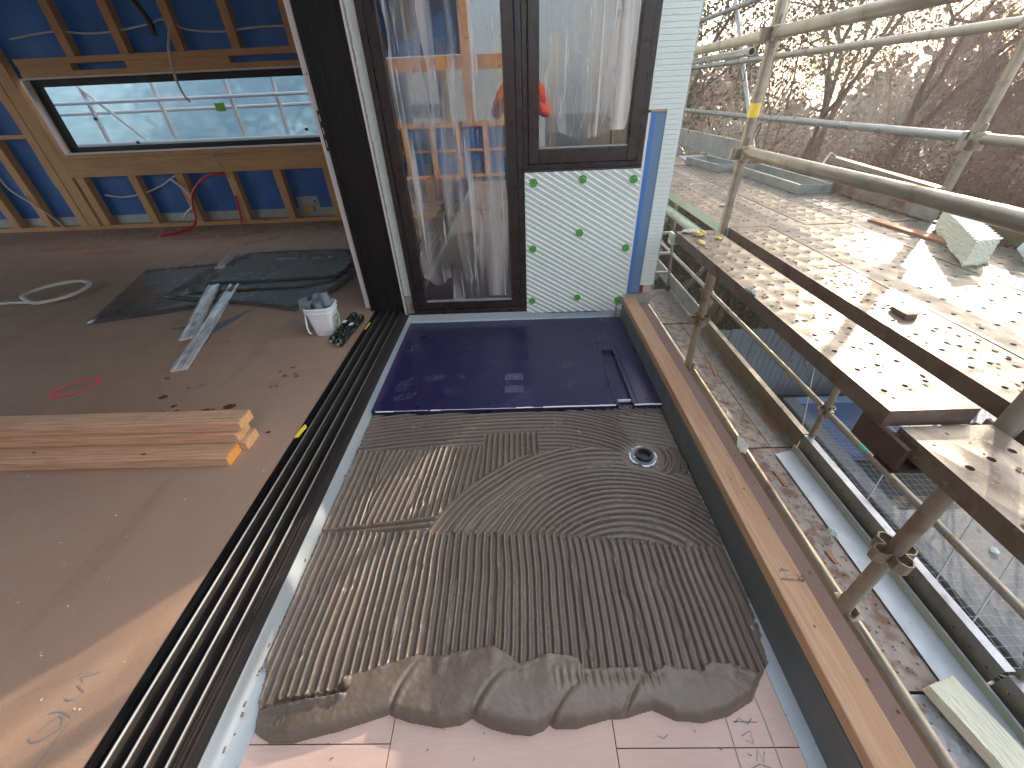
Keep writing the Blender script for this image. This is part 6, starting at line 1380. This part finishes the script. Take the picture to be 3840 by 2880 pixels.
sub_('trousers', ['pel', 'hl', 'kl', 'cl2', 'hr', 'kr', 'cr2'], [('pel', 'hl'), ('hl', 'kl'), ('kl', 'cl2'), ('pel', 'hr'), ('hr', 'kr'), ('kr', 'cr2')], {'pel': (.165, .125), 'hl': .10, 'kl': .075, 'cl2': .065, 'hr': .10, 'kr': .075, 'cr2': .065}, m_navy, pr, {'cl2': lerp(J['kl'], J['al'], .92), 'cr2': lerp(J['kr'], J['ar'], .92)})
for a, b in (('al', 'tl'), ('ar', 'tr')):
    A_, B_ = J[a], J[b]; skin('boot', [(A_[0], A_[1], A_[2] + .08), (A_[0], A_[1], F0 + .055), (B_[0], B_[1], F0 + .045)], [(0, 1), (1, 2)], [.055, .055, .045], m_bark, pr)
hx, hy, hz = J['head']
hv = MB()
for i in range(9):
    for j in range(16):
        th = i / 8 * 1.75; ph = j / 16 * 6.283; hv.v.append((px_ + .088 * math.sin(th) * math.cos(ph), hy - .018 + .106 * math.sin(th) * math.sin(ph) * (1 if math.sin(ph) < 0 else .82), hz + .012 + .128 * math.cos(th) + (.045 if math.sin(ph) > .2 and th > 1.2 else 0)))
hv.f = [(i * 16 + j, (i + 1) * 16 + j, (i + 1) * 16 + (j + 1) % 16, i * 16 + (j + 1) % 16) for i in range(8) for j in range(16)]
obj('hair', hv, m_hair, pr, True)
for s_ in (-1, 1):
    obj('eye', MB().cyl((px_ + s_ * .032, hy + .080, hz + .0), (px_ + s_ * .032, hy + .094, hz + .0), .011, 10, .006), m_wplastic, pr, True); obj('ear', MB().cyl((px_ + s_ * .078, hy - .01, hz - .005), (px_ + s_ * .092, hy - .015, hz), .026, 10, .018), m_skin, pr, True)
obj('nose', MB().cyl((px_, hy + .085, hz + .005), (px_, hy + .112, hz - .030), .008, 8, .014), m_skin, pr, True); obj('mouth', MB().beam((px_ - .022, hy + .092, hz - .055), (px_ + .022, hy + .092, hz - .055), .006, .008), m_redconduit, pr, False, .002)
# hands holding the phone just behind the lens
for s_ in (-1, 1):
    w = J['wrl'] if s_ < 0 else J['wrr']; palm = (s_ * .076, -.035, 1.172); hd = None
    vs = [w, (px_ * 0 + s_ * .082, -.055, 1.165), palm]; hand = skin('hand', vs, [(0, 1), (1, 2)], [(.026, .020), (.030, .018), (.034, .015)], m_skin, pr)
    for k, (dz, L_) in enumerate(((.028, .9), (.010, 1.0), (-.008, .95), (-.024, .8))):
        a = (s_ * .080, -.030, 1.172 + dz); b = (s_ * .090, -.014, 1.178 + dz); c = (s_ * .080, -.0035, 1.181 + dz); d = (s_ * (.080 - .018 * L_), -.0025, 1.183 + dz)
        skin('finger', [a, b, c, d], [(0, 1), (1, 2), (2, 3)], [.009, .0085, .008, .007], m_skin, pr)
    skin('thumb', [(s_ * .074, -.040, 1.150), (s_ * .066, -.034, 1.168), (s_ * .050, -.030, 1.180)], [(0, 1), (1, 2)], [.012, .010, .009], m_skin, pr)
ph = thing('phone', 'black phone held up in both hands, hidden behind the camera', 'phone', (0, -.018, 1.19)); obj('case', MB().box(-.076, .076, -.022, -.014, 1.153, 1.227), m_black, ph, False, .003); obj('screen', MB().box(-.072, .072, -.0228, -.0222, 1.157, 1.223), m_rubber, ph)

# ------------------------------------------------------------------ haze volume added for the bright backlit glare
hz = obj('haze', MB().box(-132, 132, -132, 132, -5, 16), None, None, False, 0, 'stuff')
hm_ = bpy.data.materials.new('glare_haze'); hm_.use_nodes = True; hn = hm_.node_tree; hn.nodes.remove(hn.nodes['Principled BSDF'])
pv = hn.nodes.new('ShaderNodeVolumePrincipled'); pv.inputs['Color'].default_value = (.97, .97, .97, 1); pv.inputs['Density'].default_value = .0062; pv.inputs['Anisotropy'].default_value = .55
hn.links.new(pv.outputs[0], hn.nodes['Material Output'].inputs['Volume']); hz.data.materials.append(hm_)
hz['label'] = 'thin bright haze added to veil the backlit trees'
